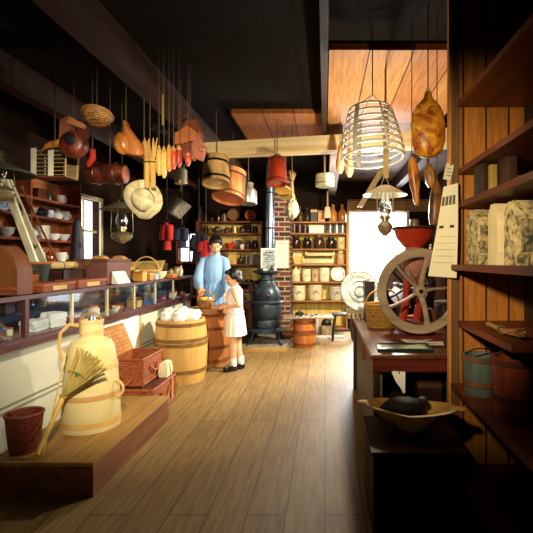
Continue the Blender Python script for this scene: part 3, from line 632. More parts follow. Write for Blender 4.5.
# white bundles
wb=plain('#f0ede2',.85,0,.05,14)
k=0
spots=[(-.12,-.09,.62),(.02,-.135,.62),(.13,-.06,.62),(-.12,.06,.63),(.0,.02,.66),(.12,.08,.63),(-.01,.14,.63)]
wl=['white cloth bundle at the front of the barrel heap toward the counter','white cloth bundle at the very front of the barrel heap','white cloth bundle at the front of the heap, toward the lidded barrel','white cloth bundle mid-heap on the counter side of the barrel','white cloth bundle at the crown of the barrel heap','white cloth bundle at the back of the heap nearest the lidded barrel','white cloth bundle at the back of the barrel heap']
for (x,y,z),l in zip(spots,wl):
    T=thing('cloth_bundle',l,'bundle',(-1.566+x,4.58+y,z+.01),random.uniform(0,3),'white bundles in the open barrel')
    b=B(); rot=Matrix.Rotation(R(random.uniform(-25,25)),3,'X')
    b.ell((0,0,.05),(.084,.068,.06),18,12,None,.07); b.ell((.05,.02,.085),(.05,.045,.035),12,8,None,.08); oo=b.build('bundle_cloth',wb,T,80); mm=oo.modifiers.new('rounding','SUBSURF'); mm.levels=mm.render_levels=1
    b=B(); b.tube([(-.06,-.05,.07),(0,-.045,.105),(.06,.0,.1)],[.01,.016,.008],8,flat=.5); b.build('loose_fold',wb,T,80)
# fruit basket held by the woman, standing on barrel
bl_top=.704
T=basket('fruit_basket','small tan splint basket of yellow fruit on the lidded barrel',(-1.475,5.2,bl_top),.2,.17,.105,'#b9824a','#7a4a22',.105)
fl=[('#e8a820','large yellow fruit at the front of the basket'),('#d98a1c','orange fruit at the counter end of the basket'),('#e9b93a','yellow fruit under the basket handle'),('#d8d4b8','white egg-shaped fruit at the girl end of the basket'),('#e0951e','orange fruit at the back of the basket')]
for (cx,l),(x,y) in zip(fl,[(-.02,-.045),(-.06,0),(.0,.01),(.055,-.01),(-.01,.05)]):
    T=thing('fruit',l,'fruit',(-1.475+x,5.2+y,bl_top+.075),0,'fruit in the small basket')
    b=B(); b.ell((0,0,.033),(.032,.03,.034)); b.build('fruit_body',plain(cx,.4,0,.1),T)
    b=B(); b.tube([(0,0,.065),(.004,0,.074)],.003,6); b.build('stem',plain('#4a5a20',.6),T)
# ---------- stove
iron=plain('#343f48',.38,.5,.35,7,.2,.6); iron_d=plain('#1c2226',.45,.4,.3)
T=thing('potbelly_stove','black cast iron potbelly stove standing on the hearth','stove',(-.9,6.5,.03)); 
b=B(); b.lathe([(0,.17),(.27,.17),(.3,.18),(.3,.205),(.24,.23),(.22,.24),(0,.24)],seg=36); b.build('base_plate',iron,T)
for a in (45,135,225,315):
    b=B(); c,s=math.cos(R(a)),math.sin(R(a)); b.tube([(c*.22,s*.22,.19),(c*.27,s*.27,.15),(c*.29,s*.29,.06),(c*.34,s*.34,.012),(c*.37,s*.37,.012)],[.035,.032,.022,.02,.012],8); b.build('leg',iron_d,T)
b=B(); b.lathe([(0,.24),(.215,.24),(.215,.36),(.205,.38),(.235,.385),(.235,.4),(0,.4)],seg=36); b.build('ash_box',iron_d,T)
b=B(); b.box((-.1,-.225,.255),(.1,-.2,.355),.006); o_=b.build('ash_door',iron,T); b=B(); b.ell((.06,-.235,.3),(.012,.012,.012)); b.build('knob',plain('#8a9096',.25,.9),o_)
b=B(); b.lathe([(0,.4),(.2,.4),(.225,.46),(.235,.54),(.225,.6),(.26,.61),(.275,.63),(.26,.65),(.2,.655),(0,.655)],seg=36); b.build('firepot',iron,T)
b=B(); b.lathe([(0,.655),(.205,.655),(.215,.7),(.205,.79),(.16,.87),(.115,.92),(.105,.95),(.13,.965),(.13,.985),(.1,.99),(.1,1.04),(0,1.04)],seg=36,rip=.012,nr=12); b.build('upper_drum',iron,T)
b=B(); b.box((-.085,-.225,.68),(.085,-.19,.8),.01); o_=b.build('fire_door',iron_d,T); b=B(); b.ell((.06,-.235,.74),(.013,.013,.013)); b.build('knob',plain('#8a9096',.25,.9),o_)
b=B(); b.lathe([(0,1.04),(.1,1.04),(.2,1.075),(.215,1.085),(.215,1.1),(.15,1.11),(0,1.112)],seg=36); b.build('top_plate',iron,T)
b=B(); b.lathe([(.085,1.11),(.085,1.15),(.07,1.155),(.07,2.78),(0,2.78)],(0.04,.06,0),24); b.build('stovepipe',plain('#68788a',.25,.8,.3,3,.1),T)
for z in (1.75,2.3):
    b=B(); b.lathe([(.071,z),(.078,z),(.078,z+.03),(.071,z+.03)],(0.04,.06,0),24,cap=False); b.build('pipe_collar',iron_d,T)
def framed(name,label,c,w,h,tilt,fm,pm,prints,fw=.03,rz=0,cat='picture'):
    T=thing(name,label,cat,c,rz); m=Matrix.Rotation(R(tilt),4,'X')
    b=B(); b.M=m; 
    b.box((-w/2,-.012,0),(w/2,.012,fw)); b.box((-w/2,-.012,h-fw),(w/2,.012,h)); b.box((-w/2,-.012,fw),(-w/2+fw,.012,h-fw)); b.box((w/2-fw,-.012,fw),(w/2,.012,h-fw)); b.build('frame',fm,T)
    b=B(); b.M=m; b.box((-w/2+fw,-.003,fw),(w/2-fw,.008,h-fw)); b.build('sheet',pm,T)
    for (x,z,ww,hh,pc) in prints:
        b=B(); b.M=m; b.box((x-ww/2,-.005,z-hh/2),(x+ww/2,-.003,z+hh/2)); b.build('print',plain(pc,.8),T)
    return T
framed('framed_notice','grey printed notice in pale frame propped on top of the stove',(-.85,6.33,1.142),.235,.335,-4,plain('#dcd6bc',.5,0,.04),blotch('#5a6268','#868e92','#aab0b0',22,.6),[(0,.27,.13,.012,'#33383c'),(0,.23,.15,.008,'#3d4448'),(0,.2,.12,.008,'#3d4448'),(0,.165,.15,.006,'#3d4448'),(0,.14,.14,.006,'#3d4448')],.024)
for s,l in ((-.11,'small black flat iron on the stove in front of the notice, counter side'),(.06,'small black flat iron on the stove in front of the notice, keg side')):
    T=thing('flat_iron',l,'flat iron',(-.85+s,6.335-.03,1.142),R(80),'flat irons on the stove'); b=B(); b.loft([[(x,y,z) for x,y in ((-.05,-.03),(.02,-.03),(.06,0),(.02,.03),(-.05,.03))] for z in (0,.035)]); b.build('sole',iron_d,T)
    b=B(); b.tube([(-.035,0,.035),(-.035,0,.075),(.03,0,.075),(.03,0,.035)],.008,6); b.build('handle',iron_d,T)
framed('framed_paper','cream paper in thin frame on the brick chimney behind the stovepipe',(XP(282,7.15),7.17,ZP(268.5,7.15)),.245,.49,0,wood('#8a7a50','#b5a474','z'),plain('#ded8bc',.7,0,.05),[(0,.42,.14,.014,'#6a6450'),(0,.37,.16,.008,'#857e68'),(0,.33,.12,.008,'#857e68'),(0,.29,.15,.006,'#857e68'),(0,.25,.15,.006,'#857e68'),(0,.21,.13,.006,'#857e68')],.016)
# dark kettle/firewood near the chimney
T=thing('coal_bucket','dark reddish tub behind the girl near the stove','tub',(XP(248,6.75),6.75,.0301));
b=B(); b.lathe([(0,0),(.13,0),(.155,.62),(.145,.62),(.12,.02),(0,.02)],seg=26); b.build('tub_body',wood('#5a2e1c','#7a4430','z'),T)
for z,r_ in ((.1,.137),(.48,.153)):
    b=B(); b.torus((0,0,z),r_,.01,'z',26,6); b.build('hoop',iron_d,T)
T.location=(-1.35,7.0,0)
for i,(x,y,z,l) in enumerate([(-.63,6.95,.03,'firewood billet lying lowest by the chimney foot'),(-.6,6.82,.03,'firewood billet lying in front by the chimney foot'),(-.62,6.88,.115,'firewood billet on top of the others by the chimney foot')]):
    T=thing('firewood_billet',l,'firewood',(x,y,z),R(random.uniform(-15,15)),'firewood by the chimney'); b=B(); b.tube([(-.1,0,.045),(.0,0,.047),(.1,0,.045)],[.043,.045,.042],9); b.build('log',wood('#6a3c1e','#8f5c30','x'),T)
    b=B(); b.lathe([(0,0),(.038,0),(.038,.004),(0,.004)],(.1,0,.045),10,'x'); b.build('cut_end',wood('#b08a54','#cda870','y'),T)
# keg with checkerboard
barrel('small_keg','small orange-brown keg with a game board on top beside the stove',(XP(304.5,6.3),6.3,0),.17,.44,wood('#8f4c1e','#bd7436','z',10),wood('#5a2c12','#7a4420','x',20),(.13,.5,.56,.86),.06)
T=thing('game_board','flat wooden game board lying on the small keg','board',(XP(308,6.3),6.3,.442),R(6)); b=B(); b.box((-.37,-.2,0),(.37,.2,.02),.004); b.build('board',wood('#6a5848','#94826a','x'),T)
b=B(); b.box((-.18,-.17,.02),(.18,.17,.024)); b.build('playing_field',checker('#c8bca0','#3a2a24',23.5),T)
for i,(x,y) in enumerate([(-.1,-.1),(-.03,.06),(.06,-.06),(.12,.08)]):
    T=thing('game_piece','dark round game piece, %s from the stove on the game board'%ORD[i+1],'game piece',(XP(308,6.3)+x,6.3+y,.466),0,'pieces on the game board'); b=B(); b.lathe([(0,0),(.02,0),(.022,.004),(.022,.012),(.016,.014),(0,.012)],seg=14); b.build('disc',plain('#231816',.4),T)
T=thing('dark_mitten','black crumpled mitten lying at the stove end of the game board','mitten',(XP(299.5,6.33),6.33,.462)); b=B(); b.ell((0,0,.03),(.07,.045,.032),noise=.08); b.build('mitten_body',plain('#1c1816',.9),T); b=B(); b.torus((.0,-.01,.05),.03,.009,'x',14,6); b.build('cuff',plain('#2c2420',.9),T)
# stool
T=thing('wooden_stool','low black wooden stool beneath the window','stool',(XP(342.5,6.85),6.85,0)); st=wood('#14100e','#2a211c','z')
b=B(); b.box((-.17,-.13,.40),(.17,.13,.435),.006); b.build('seat',wood('#1a1512','#3a302a','x'),T)
for sx in (-1,1):
    for sy in (-1,1):
        b=B(); b.tube([(sx*.12,sy*.08,.41),(sx*.165,sy*.12,0)],[.022,.019],8); b.build('leg',st,T)
b=B(); b.box((-.14,-.012,.14),(.14,.012,.17)); b.build('stretcher',st,T)
# sun patch on the floor, painted as a pale slab under the shelves
T=thing('floor_sunpatch','pale painted plank lying on floor in front of the shelves','plank',(XP(326,7.0),7.0,.0)); b=B(); b.box((-.3,-.07,.0005),(.3,.07,.03)); b.build('plank',wood('#a8a09a','#cfc8c0','x'),T)
T.location.y=7.02
rope0=plain('#6a5a40',.9)
# ---------- low wooden box, hampers, churn-shaped can, broom
T=thing('wooden_box','low brown lidded wooden box under the tall cream can','box',(-1.56,2.9,0)); o=T.location
b=B(o); b.box((-1.83,2.3,0),(-1.27,3.4,.175)); b.build('box_body',wood('#6a3a1a','#8f5a2c','y'),T)
b=B(o); b.box((-1.84,2.28,.175),(-1.26,3.41,.2),.004); b.build('lid',wood('#8a6430','#ad8444','y'),T)
rw1,rw2='#b5622e','#7a3416'
def hamper(name,label,x0,x1,y0,y1,h,zb,group):
    T=thing(name,label,'basket',((x0+x1)/2,(y0+y1)/2,zb),0,group); m=wicker(rw1,rw2); w=(x1-x0)/2; d=(y1-y0)/2; t=.014
    b=B(); b.box((-w,-d,0),(w,d,.014)); b.build('basket_floor',m,T)
    for s in (-1,1):
        b=B(); b.box((-w,s*d,.0),(w,s*(d-t),h)); b.build('end_wall',m,T)
        b=B(); b.box((s*w,-d+t,0),(s*(w-t),d-t,h)); b.build('long_wall',m,T)
    b=B(); b.tube([(-w,-d,h),(w,-d,h),(w,d,h),(-w,d,h),(-w,-d,h)],.011,6,False); b.tube([(-w,-d,.01),(w,-d,.01),(w,d,.01),(-w,d,.01),(-w,-d,.01)],.011,6,False)
    for sx in (-1,1):
        for sy in (-1,1): b.tube([(sx*w,sy*d,0),(sx*w,sy*d,h)],.011,6)
    b.build('braided_edge',plain('#8f4820',.6,0,.3,60),T)
    return T,w,d,h
gh='red-brown wicker hampers by the counter'
T,w,d,h=hamper('wicker_hamper','open red-brown wicker picnic hamper with lid thrown back',-1.80,-1.52,3.5,3.93,.22,.245,gh)
L=Matrix.Translation((-w,0,h))@Matrix.Rotation(R(-68),4,'Y')
b=B(); b.M=L; b.box((-.012,-d,0),(.0,d,.012)); b.M=Matrix.Translation((-w-.0,0,h))@Matrix.Rotation(R(-22),4,'Y'); b.box((-.008,-d,0),(.006,d,.26)); lid=b.build('lid',wicker('#c98a4a','#a5662e',.045,.032),T)
b=B(); b.M=Matrix.Translation((-w-.0,0,h))@Matrix.Rotation(R(-22),4,'Y'); b.tube([(0,-d,.0),(0,-d,.26),(0,d,.26),(0,d,0)],.011,6); b.build('lid_edge',plain('#b57838',.6),lid)
b=B(); b.tube([Vector((w+.008+.02*math.sin(q),-.08+.16*i/10,h*.62-.05*math.sin(math.pi*i/10))) for i,q in [(i,math.pi*i/10) for i in range(11)]],.01,6); b.build('handle',plain('#a85a28',.6),T)
b=B(); b.tube([Vector((-.06+.12*i/10,-d-.01-.02*math.sin(math.pi*i/10),h*.35-.06*math.sin(math.pi*i/10))) for i in range(11)],.009,6); b.build('handle',plain('#a85a28',.6),T)
T=thing('wicker_bowl','small round red wicker bowl sitting inside the open picnic hamper','bowl',(-1.66,3.75,.262)); b=B(); b.lathe([(0,0),(.06,0),(.09,.13),(.08,.13),(.055,.012),(0,.01)],seg=24); b.build('bowl_body',wicker('#a5522a','#6a2c14'),T)
T,w,d,h=hamper('wicker_hamper','closed red-brown wicker hamper with strap beneath the picnic hamper',-1.80,-1.42,3.47,3.97,.215,.001,gh)
b=B(); b.box((-w,-d,h),(w,d,h+.018)); b.build('lid',wicker(rw1,rw2),T)
b=B(); b.tube([Vector((w+.012,-.1+.2*i/10,h*.75-.1*math.sin(math.pi*i/10))) for i in range(11)],.011,6); b.build('handle',plain('#9c5424',.6),T)
b=B(); b.box((w+.011,.14,.03),(w+.014,.17,h)); b.build('strap',plain('#b58a5a',.6),T)
# cloths draped on counter front (white)
T=thing('draped_cloth','white cloth draped over the counter front above the hampers','cloth',(-1.89,3.9,.752))
b=B(); n=16; rows=[]
for j in range(7):
    z=-.62*j/6; rows.append([(-.035+.012*math.sin(i*1.1+j*.2)+.01*j/6,-.32+.78*i/n-.04*j/6,z) for i in range(n+1)])
bm=b.bm; vs=[[b.bm.verts.new(Vector(p)) for p in r] for r in rows]
for j in range(6):
    for i in range(n): bm.faces.new((vs[j][i],vs[j][i+1],vs[j+1][i+1],vs[j+1][i]))
oo=b.build('cloth_sheet',plain('#e9e9de',.85,0,.04),T,80); md=oo.modifiers.new('thickness','SOLIDIFY'); md.thickness=.006
b=B(); b.tube([(-.02+.012*math.sin(i*1.1),-.32+.78*i/n,0) for i in range(n+1)],.009,6); b.build('hem',plain('#f2f2ea',.85,0,.03),T)
# tall can
T=thing('birch_can','tall cream shouldered birch bark can with narrow neck and loop handles','can',(-1.555,2.8,.2002)); cm=wood('#d4c17c','#ead9a0','x',6,.5)
b=B(); b.lathe([(0,0),(.175,0),(.178,.015),(.172,.2),(.157,.4),(.14,.52),(.118,.565),(.075,.585),(.07,.59),(.068,.70),(.06,.70),(.058,.6),(0,.6)],seg=36); b.build('can_body',cm,T)
for z,r_,m in ((.05,.179,wood('#c79e4e','#dcb868','x')),(.22,.1735,wood('#b98a4a','#cfa468','x')),(.40,.161,wood('#d0b060','#e0c880','x'))):
    b=B(); b.lathe([(r_-.006,z-.016),(r_+.001,z-.016),(r_-.002,z+.016),(r_-.009,z+.016)],seg=36,cap=False); b.build('band',m,T)
b=B(); b.lathe([(.068,.61),(.0745,.61),(.0745,.64),(.068,.64)],seg=30,cap=False); b.lathe([(.066,.68),(.073,.68),(.073,.705),(.066,.705)],seg=30,cap=False); b.build('neck_band',wood('#d4b874','#e8d298','x'),T)
b=B(); b.tube([(-.165+.0,-.03,.42),(-.2,-.03,.52),(-.19,-.03,.62),(-.13,-.03,.675),(-.07,-.02,.665)],.012,8,flat=.5); b.build('handle',wood('#c49a50','#dcb870','z'),T)
b=B(); b.tube(ring_pts((.165,-.02,.25),.055,R(-80),R(85),10),.009,8); b.build('handle',wood('#c49a50','#dcb870','z'),T)
b=B(); b.tube(ring_pts((0,0,.7),.062,0,math.pi,10,'xz',.75),.006,6); b.build('bail',wood('#a07a3a','#c49a50','x'),T)
b=B(); b.lathe([(0,.66),(.055,.66),(.055,.69),(.025,.7),(.015,.73),(0,.735)],seg=20); b.build('stopper',plain('#8a8f9a',.3,.6),T)
# whisk broom leaning on the can: bristles up
T=thing('whisk_broom','straw whisk broom leaning bristles-up against the cream can','broom',(-1.76,2.52,.2)); o=T.location
hub=P(63,397,2.56); tip=[P(77,349,2.58),P(107,367,2.56)]
foot=P(37,455,2.33)
b=B(o); b.tube([foot,hub.lerp(foot,.5),hub],[.012,.013,.016],10); b.build('handle',wood('#c79a3c','#e0b858','z'),T)
b=B(o)
n=44
for i in range(n):
    f=i/(n-1); tp=tip[0].lerp(tip[1],f)+ (tip[0]-hub)*.06*math.sin(f*math.pi)+Vector((0,random.uniform(-.012,.012),random.uniform(-.012,.012)))
    mid=hub.lerp(tp,.5)+Vector((0,random.uniform(-.01,.005),0)); b.tube([hub,mid,tp],[.006,.0065,.0035],5)
br_=b.build('bristles',wood('#9a8440','#cdb668','z',30),T)
b=B(o); b.tube([hub.lerp(tip[0],.55)-Vector((.01,.012,0)),hub.lerp(tip[0].lerp(tip[1],.5),.62)-Vector((0,.02,0)),hub.lerp(tip[1],.55)+Vector((.01,-.012,0))],.004,6); b.build('stitching',plain('#7a6a30',.7),T)
b=B(o); b.obox(hub.lerp(tip[0].lerp(tip[1],.45),.6)-Vector((0,.028,0)),(.018,.004,.018)); b.build('green_tag',plain('#1f7a4a',.5),T)
b=B(o); b.tube([hub+Vector((-.01,0,.0)),hub+Vector((.012,-.0,.01))],.02,10); b.build('binding',plain('#b08a3a',.6),T)
for s,l in ((0,'single dried reed leaning beside the whisk broom'),):  # a straw stem, standing loose beside the broom
    T=thing('loose_straw_stem',l,'strawstem',(P(56,396,2.5).x,2.5,.2)); o=T.location; b=B(o); b.tube([P(43,454,2.36),P(59,385,2.5),P(66,352,2.6)],.005,6); b.build('stem',wood('#c9a84c','#e0c878','z'),T); b=B(o); b.ell(P(66,352,2.6),(.008,.008,.02)); b.build('seed_head',plain('#b59a50',.7),T)
# shallow red basket at the lower left corner of the view
T=thing('round_basket','round dark red wicker basket on the wooden box behind the broom handle','basket',(-1.72,2.02,0)); 
b=B(); b.lathe([(0,0),(.075,0),(.095,.215),(.087,.215),(.068,.012),(0,.012)],seg=26); b.build('basket_body',wicker('#8a3c22','#571e10'),T); b=B(); b.torus((0,0,.215),.093,.009,'z',26,6); b.build('rim',plain('#7a3218',.6),T)
T.location=(-1.735,2.425,.2005)

T=thing('paper_parcel','small cream paper parcel on the lower hamper beside the barrel','parcel',(-1.465,3.86,.236)); b=B(); b.loft([[(sx*w_,sy*d_,z) for sx,sy in ((-1,-1),(1,-1),(1,1),(-1,1))] for z,w_,d_ in ((0,.035,.06),(.05,.042,.07),(.12,.034,.06),(.135,.02,.05))]); b.build('paper_wrap',plain('#ddd2a8',.7,0,.1,20),T); b=B(); b.tube([(.043,-.0,.0),(.045,0,.06),(.035,0,.125)],.003,5); b.build('string_tie',rope0,T)
# ---------- people
skin=plain('#d9a883',.5,0,.05,6); skin2=plain('#e0ae88',.5,0,.05,6)
def cap(b,pts,rad,seg=12):
    # tapered limb with rounded ends and joints
    b.tube(pts,rad,seg)
    for p,r in zip(pts,rad): b.ell(p,(r*.999,r*.999,r*.999),12,8)
def hand(b,wr,dirv,palmn,s,curl,thumb_side):
    d=Vector(dirv).normalized(); nrm=Vector(palmn).normalized(); side=d.cross(nrm).normalized()*thumb_side
    L=.17*s
    pc=wr+d*L*.28; 
    for k in range(4):
        off=(k-1.5)*.021*s; base=wr+d*L*.5-side*off
        b.tube([wr-side*off*.5,base],[.012*s,.0115*s],8)
        ln=[.42,.47,.45,.35][3-k]*L
        p=base; dd=d.copy(); pts=[base]; 
        for j,fr in enumerate((.45,.32,.23)):
            dd=(dd+nrm*curl*(.5 if j==0 else .75)).normalized(); p=p+dd*ln*fr; pts.append(p)
        cap(b,pts,[.0098*s,.009*s,.0082*s,.0068*s],8)
    b.ell(pc,(.03*s,.03*s,.03*s),10,8)
    t0=wr+d*L*.15+side*.02*s; t1=t0+(d*.6+side*.7+nrm*.25).normalized()*.035*s; t2=t1+(d*.9+side*.2+nrm*.4).normalized()*.028*s
    cap(b,[t0,t1,t2],[.013*s,.0105*s,.008*s],8)
def remesh(o,v,sm=6):
    m=o.modifiers.new('one_surface','REMESH'); m.mode='VOXEL'; m.voxel_size=v; m.use_smooth_shade=True
    s=o.modifiers.new('soften','SMOOTH'); s.iterations=sm; s.factor=.5
def head(b,hc,rot,s):
    H=lambda p: hc+rot@(Vector(p)*s)
    b.ell(hc+rot@Vector((0,.01*s,.02*s)),(.076*s,.094*s,.1*s),20,14,rot)   # cranium
    b.ell(H((0,-.022,-.045)),(.058*s,.066*s,.075*s),18,12,rot)             # jaw
    b.ell(H((0,-.062,-.1)),(.022*s,.02*s,.018*s),12,8,rot)                 # chin
    b.tube([H((0,-.083,.012)),H((0,-.1,-.022)),H((0,-.108,-.04))],[.008*s,.011*s,.014*s],10)   # nose
    b.ell(H((0,-.102,-.042)),(.017*s,.012*s,.01*s),12,8,rot)
    for q in (-1,1):
        b.ell(H((q*.038,-.062,-.035)),(.024*s,.024*s,.022*s),12,8,rot)     # cheek
        b.ell(H((q*.032,-.078,.026)),(.024*s,.012*s,.007*s),12,8,rot)      # brow
        b.ell(H((q*.077,.01,-.015)),(.01*s,.022*s,.032*s),12,8,rot)        # ear
def face_parts(T,hc,rot,s,sk):
    H=lambda p: hc+rot@(Vector(p)*s)
    for q in (-1,1):
        b=B(); b.ell(H((q*.031,-.082,.006)),(.0135*s,.009*s,.0085*s),12,8,rot); e=b.build('eye',plain('#d8d0c4',.25,0,.02,4,0),T)
        b=B(); b.ell(H((q*.031,-.089,.003)),(.006*s,.004*s,.006*s),10,6,rot); b.build('iris',plain('#2a1a12',.2,0,0,4,0),e)
        b=B(); b.ell(H((q*.031,-.0845,.012)),(.0155*s,.0095*s,.006*s),12,6,rot); b.build('eyelid',sk,T)
        b=B(); b.tube([H((q*.014,-.09,.026)),H((q*.032,-.0925,.033)),H((q*.05,-.082,.026))],[.0025*s,.0035*s,.002*s],6); b.build('eyebrow',plain('#1c120c',.8),T)
    b=B(); b.ell(H((0,-.089,-.068)),(.022*s,.009*s,.0045*s),14,8,rot); b.ell(H((0,-.0875,-.076)),(.018*s,.009*s,.005*s),14,8,rot); b.build('lips',plain('#a8483c',.4,0,.03),T)
def ovr(c,rx,ry,n=40,rip=0,nr=9,ph=0):
    return [Vector(c)+Vector((rx*math.cos(2*math.pi*i/n)*(1+rip*math.sin(nr*2*math.pi*i/n+ph)),ry*math.sin(2*math.pi*i/n)*(1+rip*math.sin(nr*2*math.pi*i/n+ph)),0)) for i in range(n)]
# --- woman
T=thing('person','woman with dark upswept hair in long pale blue dress behind the lidded barrel','person',(-1.525,5.79,0))
hc=Vector((.035,-.06,1.545)); hr=Matrix.Rotation(R(16),3,'Z')@Matrix.Rotation(R(22),3,'X')
el_a,wr_a=Vector((-.19,-.13,1.08)),Vector((-.085,-.385,.965)); sh_a=Vector((-.14,0,1.335))
el_b,wr_b=Vector((.2,-.06,1.07)),Vector((.235,-.25,.9)); sh_b=Vector((.14,0,1.335))
b=B()
b.loft([ovr((0,0,.84),.15,.11),ovr((0,0,.95),.165,.115),ovr((0,0,1.08),.125,.09),ovr((0,-.01,1.22),.145,.105),ovr((0,0,1.33),.15,.085),ovr((0,.0,1.385),.09,.06)])
cap(b,[Vector((0,.01,1.33)),Vector((0,-.005,1.42)),Vector((.025,-.035,1.5))],[.06,.05,.05])
head(b,hc,hr,1.0)
cap(b,[Vector((-.08,0,1.35)),sh_a,el_a,wr_a],[.055,.052,.04,.027]); cap(b,[Vector((.08,0,1.35)),sh_b,el_b,wr_b],[.055,.052,.04,.027])
hd=(Vector((-.02,-.55,.87))-wr_a).normalized()
hand(b,wr_a,hd,Vector((.3,.1,-1)),.95,.5,1); hand(b,wr_b,(wr_b-el_b)*1+Vector((0,0,-.1)),Vector((-.6,0,-.8)),.95,.35,-1)
for q in (-1,1):
    cap(b,[Vector((q*.085,0,.88)),Vector((q*.095,-.015,.48)),Vector((q*.1,.02,.09))],[.09,.058,.04])
    cap(b,[Vector((q*.1,.03,.045)),Vector((q*.11,-.06,.035)),Vector((q*.115,-.13,.028))],[.04,.036,.026])
o=b.build('body',skin,T); remesh(o,.006)
face_parts(T,hc,hr,1.0,skin)
H=lambda p: hc+hr@Vector(p)
b=B(); b.ell(H((0,.032,.042)),(.098,.096,.085),20,14,hr); b.ell(H((0,-.02,.082)),(.086,.074,.042),18,12,hr); b.ell(H((0,.075,.085)),(.07,.055,.045),16,10,hr)
for q in (-1,1): b.ell(H((q*.07,-.012,.055)),(.027,.06,.05),14,10,hr); b.ell(H((q*.076,.045,-.005)),(.022,.045,.06),14,10,hr)
o=b.build('hair',plain('#17100d',.45,0,.3,50,.5),T); remesh(o,.006,4)
blue=plain('#86add8',.75,0,.07,5); blue_d=plain('#739cca',.75,0,.07,5)
b=B()
b.loft([ovr((0,0,1.015),.138,.105,48,.03,14),ovr((0,-.01,1.1),.165,.135,48,.03,14),ovr((0,-.015,1.22),.16,.13,48,.015,14),ovr((.003,0,1.32),.158,.108,48),ovr((.006,0,1.37),.118,.088,48),ovr((.012,-.004,1.405),.075,.07,48),ovr((.014,-.006,1.425),.062,.06,48)],False); b.build('bodice',blue,T,70)
b=B(); b.lathe([(.064,0),(.07,-.008),(.066,.03),(.056,.03)],(.014,-.006,1.42),24,cap=False); b.build('collar',plain('#c3d3e4',.7,0,.04),T)
b=B(); b.loft([ovr((0,0,1.03),.136,.103,60,.03,17),ovr((0,0,.96),.175,.14,60,.05,17),ovr((0,.01,.8),.2,.15,60,.06,17,.3),ovr((0,.02,.4),.23,.17,60,.07,17,.5),ovr((0,.03,.03),.25,.185,60,.08,17,.6)],False); b.build('skirt',blue_d,T,70)
b=B(); b.loft([ovr((0,0,1.0),.146,.113),ovr((0,0,1.0),.15,.117),ovr((0,0,1.035),.146,.113),ovr((0,0,1.035),.14,.107)],False); b.build('waistband',plain('#7f9fc4',.7),T)
for q,sh,el,wr in ((-1,sh_a,el_a,wr_a),(1,sh_b,el_b,wr_b)):
    b=B(); e=sh.lerp(el,.5)+Vector((q*.012,-.01,0)); w2=el.lerp(wr,.55)+Vector((q*.01,0,-.02))
    b.tube([sh+Vector((-q*.05,0,.02)),sh+Vector((q*.005,0,.0)),e,el,w2,el.lerp(wr,.88),el.lerp(wr,.93)],[.05,.062,.064,.067,.064,.046,.035],20); b.build('sleeve',blue,T,70)
    b=B(); b.tube([el.lerp(wr,.9),el.lerp(wr,1.02)],[.037,.034],18); b.build('cuff',plain('#a3c0e2',.7),T)
T.scale=(.97,.97,.97)
# --- girl
T=thing('person','small girl in sleeveless white dress reaching toward the fruit basket','person',(-1.075,4.98,0))
hr=Matrix.Rotation(R(-72),3,'Z')@Matrix.Rotation(R(18),3,'X'); hc=Vector((-.02,0,1.095)); s=.88
b=B()
b.loft([ovr((.01,0,.52),.085,.1),ovr((.01,0,.6),.095,.112),ovr((.0,0,.72),.08,.1),ovr((0,0,.85),.085,.112),ovr((.01,0,.94),.075,.115),ovr((.015,0,.98),.045,.06)])
cap(b,[Vector((.015,0,.95)),Vector((.008,0,1.01)),Vector((-.0,0,1.06))],[.045,.038,.038])
head(b,hc,hr,s)
shn,eln,wrn=Vector((.02,-.115,.945)),Vector((.085,-.15,.775)),Vector((-.1,-.1,.755))
shf,elf,wrf=Vector((.01,.115,.945)),Vector((.04,.15,.77)),Vector((-.12,.08,.765))
cap(b,[Vector((.015,-.05,.945)),shn,eln,wrn],[.04,.04,.031,.021]); cap(b,[Vector((.015,.05,.945)),shf,elf,wrf],[.04,.04,.031,.021])
hand(b,wrn,(wrn-eln)+Vector((0,.03,0)),Vector((0,.5,-.8)),.7,.3,1); hand(b,wrf,(wrf-elf),Vector((0,-.5,-.8)),.7,.3,-1)
for q,fx in ((-1,-.03),(1,.04)):
    y=q*.055
    cap(b,[Vector((.015,y,.56)),Vector((.01+fx*.4,y,.32)),Vector((.015+fx*.7,y*.95,.2)),Vector((.03+fx,y*.9,.075))],[.072,.046,.042,.029])
    FT=lambda p: Vector((.032+fx,y*.92,0))+Matrix.Rotation(R(38),3,'Z')@Vector(p)
    cap(b,[FT((0,0,.04)),FT((-.05,0,.032)),FT((-.085,0,.028))],[.03,.025,.018])
o=b.build('body',skin2,T); remesh(o,.0055)
face_parts(T,hc,hr,s,skin2)
H=lambda p: hc+hr@(Vector(p)*s)
b=B(); b.ell(H((0,.03,.035)),(.092*s,.098*s,.095*s),20,14,hr); b.ell(H((0,-.035,.085)),(.072*s,.05*s,.03*s),16,10,hr)
b.ell(H((0,.07,-.03)),(.075*s,.055*s,.06*s),16,10,hr)
for q in (-1,1): b.ell(H((q*.076,.02,.02)),(.022*s,.05*s,.06*s),14,10,hr); b.ell(H((q*.066,.062,-.045)),(.025*s,.04*s,.05*s),14,10,hr)
o=b.build('hair',plain('#140e0c',.4,0,.3,50,.5),T); remesh(o,.006,4)
wd=plain('#f0e6dc',.8,0,.05,10)
b=B(); b.loft([ovr((.012,0,.67),.092,.112,44,.02,12),ovr((0,0,.75),.098,.118,44,.015,12),ovr((-.002,0,.86),.1,.126,44),ovr((.008,0,.94),.088,.118,44),ovr((.013,0,.972),.062,.085,44)],False); b.build('bodice',wd,T,70)
b=B(); b.loft([ovr((.012,0,.685),.093,.114,50,.02,13),ovr((.012,0,.62),.105,.13,50,.05,13),ovr((.012,0,.53),.115,.15,50,.06,13,.2),ovr((.015,0,.415),.125,.165,50,.07,13,.4)],False); b.build('skirt',wd,T,70)
